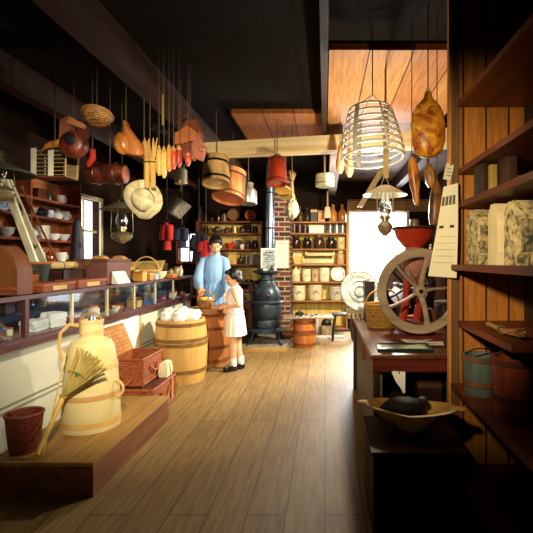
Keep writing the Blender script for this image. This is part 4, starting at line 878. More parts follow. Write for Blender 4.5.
b=B(); b.loft([ovr((.012,0,.67),.1,.121),ovr((.012,0,.67),.103,.124),ovr((.012,0,.695),.101,.122),ovr((.012,0,.695),.096,.116)],False); b.build('sash',plain('#e2d8cc',.7),T)
for q,sh in ((-1,shn),(1,shf)):
    b=B(); b.torus(sh+Vector((0,-q*.012,.0)),.044,.008,'y',18,6); b.build('armhole_edge',wd,T)
for q,fx in ((-1,-.03),(1,.04)):
    y=q*.055; a=Vector((.03+fx,y*.9,.075))
    b=B(); b.tube([a+Vector((-.004,0,.075)),a+Vector((0,0,.03)),a+Vector((.003,0,-.02))],[.039,.037,.034],16); b.build('sock',plain('#f2efe6',.8),T)
    FT=lambda p: Vector((.032+fx,y*.92,0))+Matrix.Rotation(R(38),3,'Z')@Vector(p)
    b=B(); b.loft([[FT((x*ss,yy*ss2,z)) for x,yy in ((.036,-.02),(.04,0),(.036,.02),(0,.032),(-.07,.036),(-.115,.026),(-.128,0),(-.115,-.026),(-.07,-.036),(0,-.032))] for ss,ss2,z in ((1,1,.001),(1.04,1.08,.018),(1.02,1.05,.042),(.96,.85,.062))]); sho=b.build('shoe',plain('#171314',.2,0,.1),T,60)
    b=B(); b.tube([FT((-.02,-.034,.05)),FT((-.028,0,.085)),FT((-.02,.034,.05))],.006,6); b.build('strap',plain('#171314',.2,0,.1),sho)
# ---------- things hung from beam and ceiling
rope=plain('#5a4a30',.9); blk=plain('#1a1614',.5,.4)
def cord(T,x,y,z0,z1=2.849,r=.004,m=None):
    b=B(T.location); b.tube([(x,y,z0),(x,y,z1)],r,6); b.build('hanging_cord',m or rope,T)
def hbucket(name,label,px,pyb,D,rb,rt,h,m,hm,tx,tz,group=None,top=None,inside=None,hoops=(.15,.75)):
    # bucket hung by its bail with mouth tipped toward the viewer below (mouth is the low open end)
    c=P(px,pyb,D); T=thing(name,label,'bucket',c,0,group); M=Matrix.Rotation(R(tz),3,'Y')@Matrix.Rotation(R(tx),3,'X')
    b=B(); b.lathe([(0,h),(rt,h),(rt,h-.01),(rb,0),(rb-.014,0),(rt-.014,h-.02),(0,h-.02)],seg=40,rip=.006,nr=16,tilt=M); b.build('staves',m,T,25)
    for f in hoops:
        r_=rb+(rt-rb)*f; b=B(); b.lathe([(r_,h*f-.012),(r_+.006,h*f-.012),(r_+.005,h*f+.012),(r_-.001,h*f+.012)],seg=36,cap=False,tilt=M); b.build('hoop',hm,T)
    if inside:
        b=B(); b.lathe([(0,.03),(rb-.016,.03),(rb-.016,.034),(0,.034)],seg=30,tilt=M); b.build('bottom_disc',inside,T)
    tp=c+M@Vector((0,0,h)); b=B(); b.tube(ring_pts(M@Vector((0,0,h)),.05,0,math.pi,8,'xz'),.006,6); b.build('bail',blk,T)
    b=B(c); b.tube([tp+Vector((0,0,.045)),(tp.x,tp.y,top or 2.849)],.005,6); b.build('hanging_cord',rope,T)
    return T
oldw=wood('#8a6a3c','#c29a5a','z',12); 
hbucket('wooden_bucket','tan wooden stave bucket with iron hoop hung below the beam',216,184,4.28,.142,.125,.29,oldw,blk,-14,-3,'wooden buckets hung by the beam',inside=wood('#9a7a4c','#c0a070','x'))
hbucket('wooden_bucket','larger reddish-brown bucket with open mouth behind the tan bucket',228,199,4.95,.195,.16,.36,wood('#9c5a2c','#cf8e50','z',10),wood('#5a3014','#7a4420','x'),-17,6,'wooden buckets hung by the beam',hoops=(.12,.8),inside=wood('#a85428','#c46c3a','x'))
hbucket('wooden_bucket','glossy dark red wooden bucket hung alone under the beam middle',277,184,4.42,.108,.092,.285,wood('#6a1a0c','#a8381c','z',8,.3,.5),wood('#4a140a','#6a2412','x'),-12,-1,'wooden buckets hung by the beam',hoops=(.1,.9),inside=wood('#7a5030','#a0744c','x'))
# milk tin
T=thing('milk_tin','shiny tin milk can hanging behind the larger bucket','can',P(248,204,5.45)); tn=plain('#a8a294',.28,.75,.3); M=Matrix.Rotation(R(-8),3,'X')
b=B(); b.lathe([(0,0),(.11,0),(.115,.01),(.11,.17),(.066,.22),(.06,.27),(.07,.275),(0,.28)],seg=28,tilt=M); b.build('can_body',tn,T)
b=B(); b.tube(ring_pts((0,0.03,.2),.07,0,math.pi,10,'xz',1.4),.005,6); b.build('bail',blk,T); cord(T,T.location.x,T.location.y+.03,T.location.z+.297)
# colander
T=thing('colander','pierced grey tin colander bucket hanging tilted over the counter','colander',P(173,215,4.6)); M=Matrix.Rotation(R(28),3,'Y')@Matrix.Rotation(R(-10),3,'X')
b=B(); b.lathe([(0,0),(.085,0),(.12,.18),(.113,.18),(.08,.01),(0,.01)],seg=28,tilt=M); b.build('colander_body',dotted('#8a867c','#14110e',34,.22),T)
b=B(); b.tube([M@Vector((0,0,.18))+Vector(q) for q in ((-.1,0,0),(-.06,0,.08),(.06,0,.08),(.1,0,0))],.006,6); b.build('handle',blk,T); cord(T,T.location.x+(M@Vector((0,0,.18))).x,T.location.y,T.location.z+.255)
# felt hat / pale brimmed hat
T=thing('brimmed_hat','big pale round brimmed hat hanging face-out beside the corn husks','hat',P(143,199,3.35)); M=Matrix.Rotation(R(12),3,'Z')@Matrix.Rotation(R(14),3,'X')
hm=blotch('#a89868','#cfc496','#e2dab4',6,.7)
rings=[]
for r_,dy in ((.005,-.07),(.05,-.068),(.075,-.05),(.085,-.005),(.1,0),(.142,.012),(.145,.02),(.1,.01),(.08,.006),(.07,-.04),(.005,-.055)):
    rings.append([M@Vector((r_*math.cos(a)*(1-.06*math.sin(a*2)),dy+.02*math.sin(a*2)*r_/.14,r_*math.sin(a)*(1.04+.1*(1 if math.sin(a)<-.92 else 0)))) for a in [2*math.pi*i/36 for i in range(36)]])
b=B(); b.loft(rings); b.build('hat_felt',hm,T,60)
b=B(); b.lathe([(.083,-.02),(.087,-.02),(.088,-.002),(.084,-.002)],seg=36,axis='y',tilt=M,cap=False); b.build('hat_band',plain('#8a7448',.8),T); cord(T,T.location.x,T.location.y+.02,T.location.z+.14)
# corn husks / stalk bundle
T=thing('corn_bundle','bundle of dried yellow corn stalks tied with husks above the pale hat','dried corn',P(150,188,3.28)); o=T.location; yel=wood('#b5853a','#e0b864','z',16)
for x in (-.022,.022):
    b=B(); b.tube([(x*1.1,0,0),(x,0,.12),(x*.9,0,.22)],[.019,.021,.024],10); b.build('stalk',yel,T)
b=B()
for k in range(18):
    a=random.uniform(0,6.28); x=.03*math.cos(a); y=.02*math.sin(a); b.tube([(x*.4,y*.4,.17),(x*1.5,y,.25),(x*(1.2+random.random()*1.6),y*2,.33+random.uniform(0,.07))],[.012,.013,.003],6,flat=.5)
b.build('husks',wood('#9a7434','#c8a258','z',22),T)
b=B(); b.torus((0,0,.2),.047,.006,'z',18,6,sy=.7); b.build('string_tie',rope,T); cord(T,o.x,o.y,o.z+.28)
# ears of corn
ears=[(159,176,'#d8a04a',.19,'pale yellow ear of dried corn nearest the husk bundle'),(164,178.5,'#e0b060',.2,'longest pale yellow ear of corn beside the first pale one'),(169,172,'#c88030',.17,'amber ear of dried corn between pale and red ears'),(173.5,170,'#b04a1c',.15,'rust-red ear of corn beside the amber one'),(179,168,'#9c2c14',.14,'dark red ear of corn above the small jar'),(188,167,'#b0401a',.09,'short red ear of corn below the leather bag')]
for px,py,c,h,l in ears:
    T=thing('corn_ear',l,'corn',P(px,py,3.06),R(random.uniform(-20,20)),'ears of dried corn')
    b=B(); b.lathe([(0,0),(.008,.004),(.017,.03),(.021,h*.45),(.019,h*.75),(.012,h)],seg=20,rip=.07,nr=10); b.build('kernels',plain(c,.4,0,.35,60),T)
    b=B(); b.lathe([(.013,h*.9),(.016,h*.97),(.006,h*1.15),(0,h*1.2)],seg=10,rip=.15,nr=5); b.build('husk',plain('#b08a48',.7),T); cord(T,T.location.x,T.location.y,T.location.z+h*1.15,r=.002)
# small jar lantern
T=thing('hanging_jar','small frosted jar with dark lid hanging under the leather bag','jar',P(181,184,3.6)); 
b=B(); b.lathe([(0,0),(.05,0),(.052,.01),(.05,.12),(.03,.14)],seg=22); b.build('jar_body',plain('#9c9a82',.2,0,.15),T)
b=B(); b.lathe([(.032,.135),(.034,.165),(0,.17)],seg=18); b.build('lid',blk,T); b=B(); b.torus((0,0,.01),.051,.005,'z',22,6); b.build('base_band',plain('#b0662c',.5),T); cord(T,T.location.x,T.location.y,T.location.z+.165)
# leather saddle bag
T=thing('saddle_bag','brown leather saddle bag with tooled straps hanging under the ceiling','bag',P(190,160,3.3)); o=T.location; le=plain('#66301a',.4,0,.3,6); le2=plain('#8f5236',.4,0,.25,8)
b=B(); pts=[(-.1,.06),(-.09,.19),(-.02,.3),(.06,.31),(.1,.2),(.07,.09),(-.02,.075)]; b.prism(pts,.1,'xz',-.05); b.build('bag_body',le,T,50)
b=B(); b.prism([(-.105,.1),(-.1,.19),(-.0,.255),(.075,.2),(.06,.14),(-.03,.11)],.02,'xz',-.075); b.build('front_flap',plain('#a05a2a',.35,0,.25,7),T,50)
b=B(); b.prism([(-.04,.0),(-.045,.08),(.045,.09),(.05,-.015)],.05,'xz',-.06); b.build('pouch',plain('#6e2e1e',.4,0,.2),T)
b=B(); b.prism([(.055,-.005),(.03,.09),(.06,.2),(.095,.19),(.15,.06),(.125,-.03)],.015,'xz',-.075); b.build('stirrup_strap',le2,T)
b=B(); b.torus((.11,-.08,.07),.02,.004,'y',16,6); b.build('buckle',plain('#b0a070',.3,.9),T)
b=B(); b.tube([(-.08,-.06,.27),(0,-.07,.34),(.07,-.06,.3),(.08,-.07,.2)],.012,8,flat=.4); b.build('strap_loop',plain('#6a3018',.4),T); cord(T,o.x,o.y,o.z+.3)
for ch in T.children:
    if ch.type=='MESH' and ch.name.split('.')[0] in ('bag_body','front_flap','pouch','stirrup_strap'):
        bv=ch.modifiers.new('soft_edge','BEVEL'); bv.width=.009; bv.segments=3; bv.limit_method='ANGLE'
# dark cluster of black fowl-like feathers: feather duster
T=thing('feather_duster','black feather duster lying against the saddle bag under the ceiling','duster',P(163,138,3.3)); o=T.location
b=B()
for k in range(40):
    a=random.uniform(0,6.28); e=random.uniform(-.9,.9); d=Vector((math.cos(a)*math.cos(e),math.sin(a)*math.cos(e)*.7,math.sin(e)*.6)); b.tube([Vector((0,0,.07)),Vector((0,0,.07))+d*.06,Vector((0,0,.06))+d*random.uniform(.1,.13)],[.012,.016,.003],6,flat=.35)
b.build('feathers',plain('#15130f',.5),T,60); b=B(); b.tube([(0,0,.07),(.0,.0,.2),(.0,0,.34)],.01,8); b.build('handle',wood('#8a6a34','#b08c4c','z'),T); cord(T,o.x,o.y,o.z+.33)
# gourd dipper pair
T=thing('leather_dipper','large honey-coloured folded leather pouch hanging above the pale hat','pouch',P(128,156,3.2)); o=T.location; ga=blotch('#8f4f1a','#b8762c','#d39a44',7,.35)
b=B(); b.ell((-.035,-.02,.09),(.06,.045,.085),18,12,Matrix.Rotation(R(-8),3,'Y')); b.build('front_lobe',ga,T)
b=B(); b.loft([[(x*w+cx,y*.04,z) for x,y in [(math.cos(q),math.sin(q)) for q in [2*math.pi*i/20 for i in range(20)]]] for z,w,cx in ((.0,.03,.07),(.015,.075,.045),(.08,.075,.04),(.16,.045,.01),(.22,.02,-.01),(.26,.01,-.015))]); b.build('back_lobe',plain('#a8642c',.4,0,.3,6),T); cord(T,o.x-.015,o.y,o.z+.25)
# straw hat seen from below
T=thing('straw_basket','shallow straw basket hanging upside down under the ceiling','basket',P(97,118,3.0)); o=T.location
b=B(); M=Matrix.Rotation(R(-20),3,'X'); b.lathe([(0,-.04),(.05,-.04),(.085,-.015),(.1,.03),(.093,.03),(.075,-.005),(0,-.03)],seg=28,tilt=M); b.build('basket_body',wicker('#c08a48','#7a4a20'),T); b=B(); b.torus(M@Vector((0,0,.03)),.1,.008,'z',28,6,tilt=M); b.build('rim',plain('#a8743a',.6),T); cord(T,o.x,o.y,o.z-.02)
# leather saddle / round red-brown drum
T=thing('leather_saddle','red-brown leather riding saddle hanging from the dark ceiling','saddle',P(74,158,3.1)); o=T.location; sd=blotch('#3a140a','#6a2814','#8f4424',6,.4)
b=B(); b.lathe([(0,-.05),(.05,-.055),(.085,-.04),(.1,-.01),(.1,.02),(.06,.05),(0,.05)],(0,0,.1),30,'y',tilt=Matrix.Rotation(R(10),3,'Z')); b.build('seat',sd,T,60)
b=B(); b.ell((0,-.055,.125),(.05,.012,.045),16,10); b.build('seat_pad',plain('#120a08',.6),T)
b=B(); b.prism([(-.09,.13),(-.085,.27),(-.03,.3),(-.005,.21),(-.03,.17)],.07,'xz',-.035); b.build('pommel_flap',plain('#7f4a30',.45,0,.3),T,50)
b=B(); b.prism([(.045,.17),(.04,.26),(.085,.26),(.1,.2),(.095,.14)],.06,'xz',-.03); b.build('side_flap',plain('#54271a',.45,0,.3),T,50)
b=B(); b.prism([(-.02,.24),(.1,.20),(.11,.23),(-.0,.29)],.03,'xz',-.06); b.build('strap',plain('#a8714a',.5),T); cord(T,o.x,o.y,o.z+.27)
# scoop horn
T=thing('powder_horn','small tan curved powder horn hanging beside the saddle','horn',P(47,150,3.1)); o=T.location
b=B(); b.tube([(-.035,0,0),(0,0,.03),(.05,0,.045),(.11,0,.055)],[.006,.018,.026,.03],14); b.build('horn',blotch('#7a3c16','#b5702c','#cf944c',9,.3),T); b=B(); b.lathe([(0,0),(.03,0),(.03,.008),(0,.01)],(.11,0,.055),14,'x'); b.build('end_cap',plain('#8a5a2c',.4),T); cord(T,o.x+.06,o.y,o.z+.06,r=.003)
# slatted cage
T=thing('slat_cage','slatted wooden bird cage with white end slats hanging at the ceiling','cage',P(55,178,3.25)); o=T.location; wt=plain('#cfccb4',.6)
for x in (-.11,.02):
    b=B(); b.box((x-.018,-.085,.0),(x+.018,-.075,.21)); b.build('white_slat',wt,T)
    b=B(); b.box((x-.012,.085,.0),(x+.012,.095,.21)); b.build('back_slat',wd_dark,T)
for k in range(7):
    b=B(); z=.012+.03*k; b.tube([(-.13,-.07,z),(.13-.004*k,-.07,z)],.004,6); b.tube([(-.13,.08,z),(.13-.004*k,.08,z)],.004,6); b.build('cross_rod',plain('#8a7248',.6),T)
for x in (-.13,.125):
    b=B(); b.tube([(x,-.07,0),(x,-.07,.2),(x,.08,.2),(x,.08,0),(x,-.07,0)],.006,6); b.build('end_frame',plain('#a89468',.6),T)
b=B(); b.box((-.13,-.07,-.006),(.13,.08,.0)); b.build('cage_floor',wd_red,T)
b=B(); b.tube([(-.13,0,.2),(0,0,.26),(.125,0,.2)],.004,6); b.build('bail',blk,T); cord(T,o.x,o.y,o.z+.26)
# burlap sack
T=thing('burlap_sack','flat tan burlap sack hanging beside the slatted cage','sack',P(71,179,3.35)); o=T.location
b=B(); b.prism([(-.05,.0),(.05,.005),(.057,.1),(.06,.17),(-.03,.16),(-.055,.09)],.03,'xz',-.015); b.build('sack_cloth',plain('#7d6a44',.9,0,.2,30),T); b=B(); b.tube([(-.03,0,.16),(.02,0,.22),(.06,0,.17)],.006,6); b.build('tied_neck',rope,T); cord(T,o.x+.02,o.y,o.z+.22)
# red pepper / boot
T=thing('red_stocking','small bright red stocking hanging between saddle and leather roll','stocking',P(91,167,3.4)); o=T.location
b=B(); b.tube([(-.02,0,.0),(-.012,0,.03),(.01,0,.07),(.012,0,.14)],[.012,.024,.028,.022],12); b.build('knit',plain('#a8241a',.8),T); b=B(); b.torus((.012,0,.14),.022,.005,'z',14,6); b.build('cuff',plain('#7a1a14',.8),T); cord(T,o.x+.012,o.y,o.z+.14)
# leather roll
T=thing('leather_roll','dark reddish leather bedroll hanging level below the ceiling','roll',P(110,184,3.5)); o=T.location
b=B(); b.tube([(-.17,0,.07),(-.08,-.01,.085),(.05,0,.085),(.13,0,.08)],[.07,.08,.085,.075],18); b.build('roll_body',blotch('#2a0e08','#4f1c10','#6f3420',6,.4),T)
b=B(); b.ell((.132,0,.082),(.012,.068,.07)); b.build('roll_end',plain('#9c5a3c',.5),T)
for x in (-.1,.06):
    b=B(); b.torus((x,0,.084),.088,.008,'x',24,6); b.build('strap',plain('#3a1a10',.4),T); 
cord(T,o.x,o.y,o.z+.16)
# red and navy clothes hanging at the back of the counter
def garment(name,label,c,w,h,col,zc):
    T=thing(name,label,'clothing',c); n=24
    b=B(); b.loft([ovr_((0,0,z*h),w*k,.05*k2,n,.08) for z,k,k2 in ((0,.5,1),(.3,.44,1),(.6,.36,.9),(.85,.34,.8),(.97,.2,.6),(1,.1,.4))]); b.build('cloth_body',plain(col,.85,0,.15),T,70)
    for q in (-1,1):
        b=B(); b.tube([(q*w*.3,0,h*.88),(q*w*.42,-.02,h*.6),(q*w*.44,-.03,h*.35)],[.05,.045,.04],12); b.build('sleeve',plain(col,.85,0,.15),T,70)
    b=B(); b.torus((0,0,h*1.02),.03,.005,'y',14,6,R(-60),R(230)); b.build('hook',blk,T); b=B(c); b.tube([(c[0],c[1],c[2]+h*1.02+.03),(c[0],c[1],2.849)],.004,6); b.build('hanging_cord',rope,T); return T
def ovr_(c,rx,ry,n,rip): return [Vector(c)+Vector((rx*math.cos(q)*(1+rip*math.sin(7*q)),ry*math.sin(q)*(1+rip*math.sin(7*q)),0)) for q in [2*math.pi*i/n for i in range(n)]]
garment('red_jacket','bright red child jacket hanging over the counter far end',P(167,250,5.2),.095,.34,'#951b16',0)
garment('navy_jacket','navy blue jacket hanging nearest the small bright window',P(182,248,5.6),.12,.28,'#141c34',0)
garment('red_shawl','crimson jacket hanging on the back shelves behind the woman',P(206,258,6.6),.2,.28,'#a81c24',0)
garment('black_coat','black coat hanging beside the crimson jacket behind the woman',P(199,262,6.9),.24,.5,'#0e0f18',0)
# yellow discs, sticks and doll netting under the beam
for i,(px,py,D,r_,c,l) in enumerate([(283,190,4.7,.085,'#c89a3a','yellow straw hat disc hanging just behind the red bucket'),(285.5,196,4.9,.085,'#a08a50','dull tan straw hat disc hanging lower behind the yellow disc')]):
    T=thing('straw_hat',l,'hat',P(px,py,D),0,'straw hats behind the red bucket'); M=Matrix.Rotation(R(-22),3,'X')
    b=B(); b.lathe([(0,.06),(.035,.058),(.045,.04),(.048,.01),(r_,0),(r_,-.008),(.045,0),(0,.0)],seg=28,tilt=M); b.build('straw',plain(c,.7,0,.2,40),T); b=B(); b.lathe([(.048,.012),(.052,.012),(.05,.026),(.047,.026)],seg=28,cap=False,tilt=M); b.build('hat_band',blk,T); cord(T,T.location.x,T.location.y+.02,T.location.z+.05)
T=thing('herb_bundle','bundle of dried twigs hanging beside the straw hats','herbs',P(292,196,4.75)); o=T.location; b=B()
for k in range(16): b.tube([(random.uniform(-.04,.04),random.uniform(-.03,.03),-.02),(random.uniform(-.01,.01),0,.17),(random.uniform(-.05,.05),random.uniform(-.03,.03),.24+random.uniform(0,.06))],[.004,.006,.002],5)
b.build('twigs',wood('#8a6a3c','#bfa068','z',20),T); b=B(); b.torus((0,0,.17),.014,.006,'z',12,6); b.build('string_tie',rope,T); cord(T,o.x,o.y,o.z+.18)
T=thing('rag_doll','pale rag bundle in netting hanging above the chimney notice','rag doll',P(292,219,5.6)); o=T.location
b=B(); b.lathe([(0,0),(.05,.02),(.09,.1),(.07,.2),(.04,.25),(.03,.27)],seg=24,rip=.12,nr=6); b.build('cloth_body',blotch('#4a4038','#a8987c','#d8cca8',12,.9),T,60); b=B(); b.ell((0,0,.3),(.04,.04,.045)); b.build('head',plain('#a8906a',.8),T)
b=B()
for k in range(8):
    a=2*math.pi*k/8; b.tube([(.02*math.cos(a),.02*math.sin(a),.36),(.095*math.cos(a),.095*math.sin(a),.12),(.02*math.cos(a),.02*math.sin(a),-.01)],.003,5)
b.build('netting',plain('#8a7a58',.9),T); cord(T,o.x,o.y,o.z+.34)
# wooden block on post
T=thing('wooden_pulley','greyish wooden pulley block hanging under the joist','pulley',P(324.5,187,5.0)); o=T.location
b=B(); b.lathe([(0,0),(.105,0),(.112,.01),(.108,.13),(.1,.15),(0,.15)],seg=26,axis='z',rip=.02,nr=5); b.build('block',wood('#8f8f6a','#bdbb96','x'),T); b=B(); b.torus((0,0,.04),.112,.005,'z',26,6); b.build('groove_band',blk,T); cord(T,o.x,o.y,o.z+.15,2.66,.008)
T=thing('wall_brush','pale long-handled brush hanging on the shelf end below the pulley','brush',P(327.5,218,7.6)); o=T.location
b=B(); b.tube([(0,0,.2),(0,0,.5)],.016,8); b.build('handle',wood('#a88a5a','#d0b484','z'),T); b=B(); b.prism([(-.06,0),(.06,0),(.045,.2),(-.045,.2)],.04,'xz',-.02); b.build('bristles',wood('#c0a878','#e0cca0','z',30),T); cord(T,o.x,o.y,o.z+.5,2.66)
# long pale gourds
for px,py,h,l in ((340,174,.3,'long pale gourd hanging on the beam, nearer the red bucket'),(349.5,177.5,.33,'long pale gourd hanging on the beam, nearer the hoop frame')):
    T=thing('long_gourd',l,'gourd',P(px,py,4.35),0,'long gourds on the beam'); b=B(); b.lathe([(0,0),(.02,.008),(.042,.05),(.045,.1),(.034,.18),(.022,.25),(.014,h)],seg=20); b.build('gourd_skin',blotch('#c8743a','#e8b880','#f0d8b0',5,.4),T); b=B(); b.tube([(0,0,h-.01),(.006,0,h+.03)],[.008,.004],6); b.build('stem',plain('#7a5a30',.7),T); cord(T,T.location.x,T.location.y,T.location.z+h+.02,r=.003)
# hoop skirt frame
T=thing('hoop_frame','white wire hoop skirt frame hanging from the ceiling','hoop frame',P(372.5,158,3.0)); o=T.location; wm=plain('#f4f0e2',.5,0,.03); M=Matrix.Rotation(R(-6),3,'X')@Matrix.Rotation(R(-3),3,'Y')
rad=[.218,.214,.207,.198,.188,.176,.163,.15]; zs=[0,.05,.1,.15,.2,.25,.3,.35]
for r_,z in zip(rad,zs):
    b=B(); b.torus(M@Vector((0,0,z)),r_,.0075,'z',44,6,tilt=M); b.build('hoop',wm,T)
for k in range(6):
    a=2*math.pi*k/6+.9; b=B(); 
    b.tube([M@Vector((r_*1.01*math.cos(a),r_*1.01*math.sin(a),z)) for r_,z in zip(rad,zs)],.016 if k%2 else .008,6,flat=.5); b.build('tape',wm,T)
for k in range(3):
    a=2*math.pi*k/3; b=B(); b.tube([M@Vector((.15*math.cos(a),.15*math.sin(a),.35)),Vector((0,0,.45))],.004,5); b.build('hanging_tape',wm,T)
cord(T,o.x,o.y,o.z+.45,2.80)
T=thing('curtain_rod_strip','thin pale wooden slat hanging inside the hoop frame','batten',P(386,178,3.15)); b=B(); b.box((-.02,-.006,0),(.02,.006,.5)); b.build('slat',pale_z,T); b=B(); b.torus((0,0,.52),.02,.004,'y',14,6); b.build('hook',blk,T); cord(T,T.location.x,T.location.y,T.location.z+.54,2.80)
T.name='pale_batten'
# oil lamps
def oil_lamp(label,c,rs,sh,chim,br,zshade,top,fs=1.0):
    # c = bottom of font
    T=thing('hanging_oil_lamp',label,'lamp',c)
    b=B(); b.lathe([(0,0),(.03*fs,.0),(.035*fs,.01),(.075*fs,.03),(.095*fs,.06),(.098*fs,.075),(.075*fs,.1),(.03,.115),(.03,.13),(.042,.135),(.042,.155),(0,.155)],seg=28); b.build('font',br,T)
    b=B(); b.lathe([(.036,.155),(.054,.2),(.055,.23),(.036,.28),(.03,.35),(.027,.35),(.032,.28),(.051,.23),(.033,.155)],seg=22,cap=False); b.build('glass_chimney',chim,T)
    b=B(); b.lathe([(.03,zshade+.075),(.05,zshade+.07),(rs,zshade),(rs-.004,zshade-.004),(.05,zshade+.062),(.03,zshade+.066)],seg=36,cap=False); b.build('lamp_shade',sh,T)
    b=B()
    for q in (-1,1): b.tube([(q*.09*fs,0,.07),(q*.11*fs,0,.12),(q*.1*fs,0,zshade+.02),(q*.03,0,zshade+.085),(0,0,zshade+.15)],.0035,6)
    b.build('harp',br,T); b=B(c); b.tube([(c[0],c[1],c[2]+zshade+.15),(c[0],c[1],top)],.005,6); b.build('chain',br,T); return T
brass=plain('#8f8660',.3,.7,.3)
c=P(122,243,4.1); oil_lamp('brass hanging oil lamp with clear chimney over the display case',c,.2,plain('#6a6450',.5,.2),glass('#f4f4f0',.3),brass,ZP(210,4.1)-c.z,2.849)
c=P(385,236,3.3); oil_lamp('white-shaded hanging oil lamp before the bright window',c,.175,plain('#e4ddc4',.4,0,.05),glass('#f4f4f0',.3),plain('#a89a80',.3,.6),ZP(195,3.3)-c.z,2.80,.6)
c=P(-2,203,2.75); oil_lamp('dark green shaded oil lamp hanging at the near end of the counter',c,.22,plain('#4d5244',.5,.2),glass('#f4f4f0',.3),brass,ZP(176,2.75)-c.z+.02,2.849)
# ham and meats
T=thing('smoked_ham','great mottled orange smoked ham hanging beside the tall shelves','ham',P(428,158,2.55)); o=T.location; hmm=blotch('#7a3408','#c07a1c','#dca838',11,.4)
b=B(); n=28; rings=[]
for z,w,dd in ((0,.012,.01),(.006,.045,.035),(.035,.082,.06),(.1,.1,.07),(.2,.103,.07),(.27,.095,.06),(.32,.07,.045),(.36,.03,.025),(.40,.018,.016)):
    rings.append([(w*math.cos(2*math.pi*i/n)*(1+.03*math.sin(5*2*math.pi*i/n+z*20)),dd*math.sin(2*math.pi*i/n),z) for i in range(n)])
b.loft(rings); b.build('meat',hmm,T,70); b=B(); b.tube([(0,0,.39),(0,0,.42)],[.015,.012],8); b.build('bone_end',plain('#d8c8a0',.5),T); cord(T,o.x,o.y,o.z+.41,2.849)
def meat(label,px,py,D,prof,m,top,tilt=0):
    T=thing('smoked_sausage',label,'sausage',P(px,py,D),0,'smoked meats below the ham'); M=Matrix.Rotation(R(tilt),3,'Y'); b=B(); b.lathe(prof,seg=20,tilt=M); b.build('meat',m,T); e=M@Vector((0,0,prof[-1][1])); b=B(); b.tube([e,e+Vector((0,0,.02))],.008,6); b.build('tied_end',rope,T); cord(T,T.location.x+e.x,T.location.y+e.y,T.location.z+e.z,top,r=.003)
sm=blotch('#8a4814','#bf7c2c','#d8a04c',7,.35)
meat('glossy orange smoked leg hanging below the ham, nearest the lamp',417,206,2.72,[(0,0),(.012,.004),(.02,.04),(.022,.08),(.034,.14),(.036,.22),(.028,.29),(.01,.32)],sm,2.849,-6)
meat('short pale tan sausage hanging close below the ham',431.5,188,2.74,[(0,0),(.02,.006),(.034,.04),(.032,.1),(.02,.145),(.008,.17)],blotch('#7a5028','#a87c44','#c09a60',7,.4),2.849,-8)
meat('long dark brown sausage hanging lowest beside the notice',434,226,2.7,[(0,0),(.028,.008),(.04,.06),(.04,.16),(.034,.24),(.012,.28)],blotch('#4a2a10','#7a4c20','#9c6c34',7,.4),2.849,4)
# ---------- counter with the coffee mill
tw=wood('#3a1c10','#6a3a20','y',10,.3,.5)
ZT2=.75; tx0,tx1,ty0,ty1=.285,1.3,2.46,4.24
T=thing('mill_table','dark wooden table with grey side panel carrying the coffee mill','table',((tx0+tx1)/2,(ty0+ty1)/2,0)); o=T.location
b=B(o); b.box((tx0-.02,ty0-.02,ZT2-.03),(tx1,ty1,ZT2),.006); b.build('tabletop',tw,T)
b=B(o); b.box((tx0-.008,ty0-.008,ZT2-.105),(tx1-.02,ty0+.02,ZT2-.032)); b.build('drawer_rail',wood('#3d1510','#6a2a20','x',14,.4),T)
b=B(o); b.box((tx0+.03,ty0+.03,0),(tx0+.055,ty1-.03,ZT2-.03)); b.build('side_panel',planks('#6f6a58','#5f5a4a','#2a261c',.24,4,'yz',.6),T)
b=B(o); b.box((tx0+.056,ty1-.06,0),(tx1-.03,ty1-.035,ZT2-.03)); b.build('back_panel',wd_dark,T)
b=B(o); b.box((tx1-.05,ty0+.03,0),(tx1-.025,ty1-.06,ZT2-.03)); b.build('side_panel',wd_darky,T)
b=B(o); b.box((tx0+.056,ty0+.03,.40),(tx1-.052,ty1-.062,.42)); b.build('inner_shelf',wd_dark,T)
for y in (ty0,ty1-.05):
    b=B(o); b.box((tx0,y,0),(tx0+.03,y+.05,ZT2-.03)); b.build('leg',wd_darkz,T)
b=B(o); b.box((tx0+.012,3.3,.52),(tx0+.03,3.7,.68)); b.build('drawer',wood('#5a2818','#7a3c24','y'),T)
lab(T,'dark wooden table with grey side panel carrying the coffee mill')
T=thing('paper_sheet','bright white torn paper hanging below the mill table drawer rail','paper',(.43,2.438,.525)); b=B(); b.prism([(-.04,.115),(-.02,.07),(.01,.03),(.025,.0),(.035,.005),(.036,.125),(-.03,.13),(-.042,.125)],.003,'xz',0); b.build('sheet',plain('#efeee4',.7,0,.03),T); b=B(); b.ell((-.0,-.002,.122),(.005,.004,.005),8,6); b.build('tack',plain('#3a3430',.4,.6),T)
ware('carton',(.64,2.62,.4205),.14,.13,'#2a1812','#4a3020','dark box on the shelf under the mill table',None); ware('tin',(.8,2.65,.4205),.1,.15,'#2a2220','#6a5844','dark tin under the mill table beside the box',None)
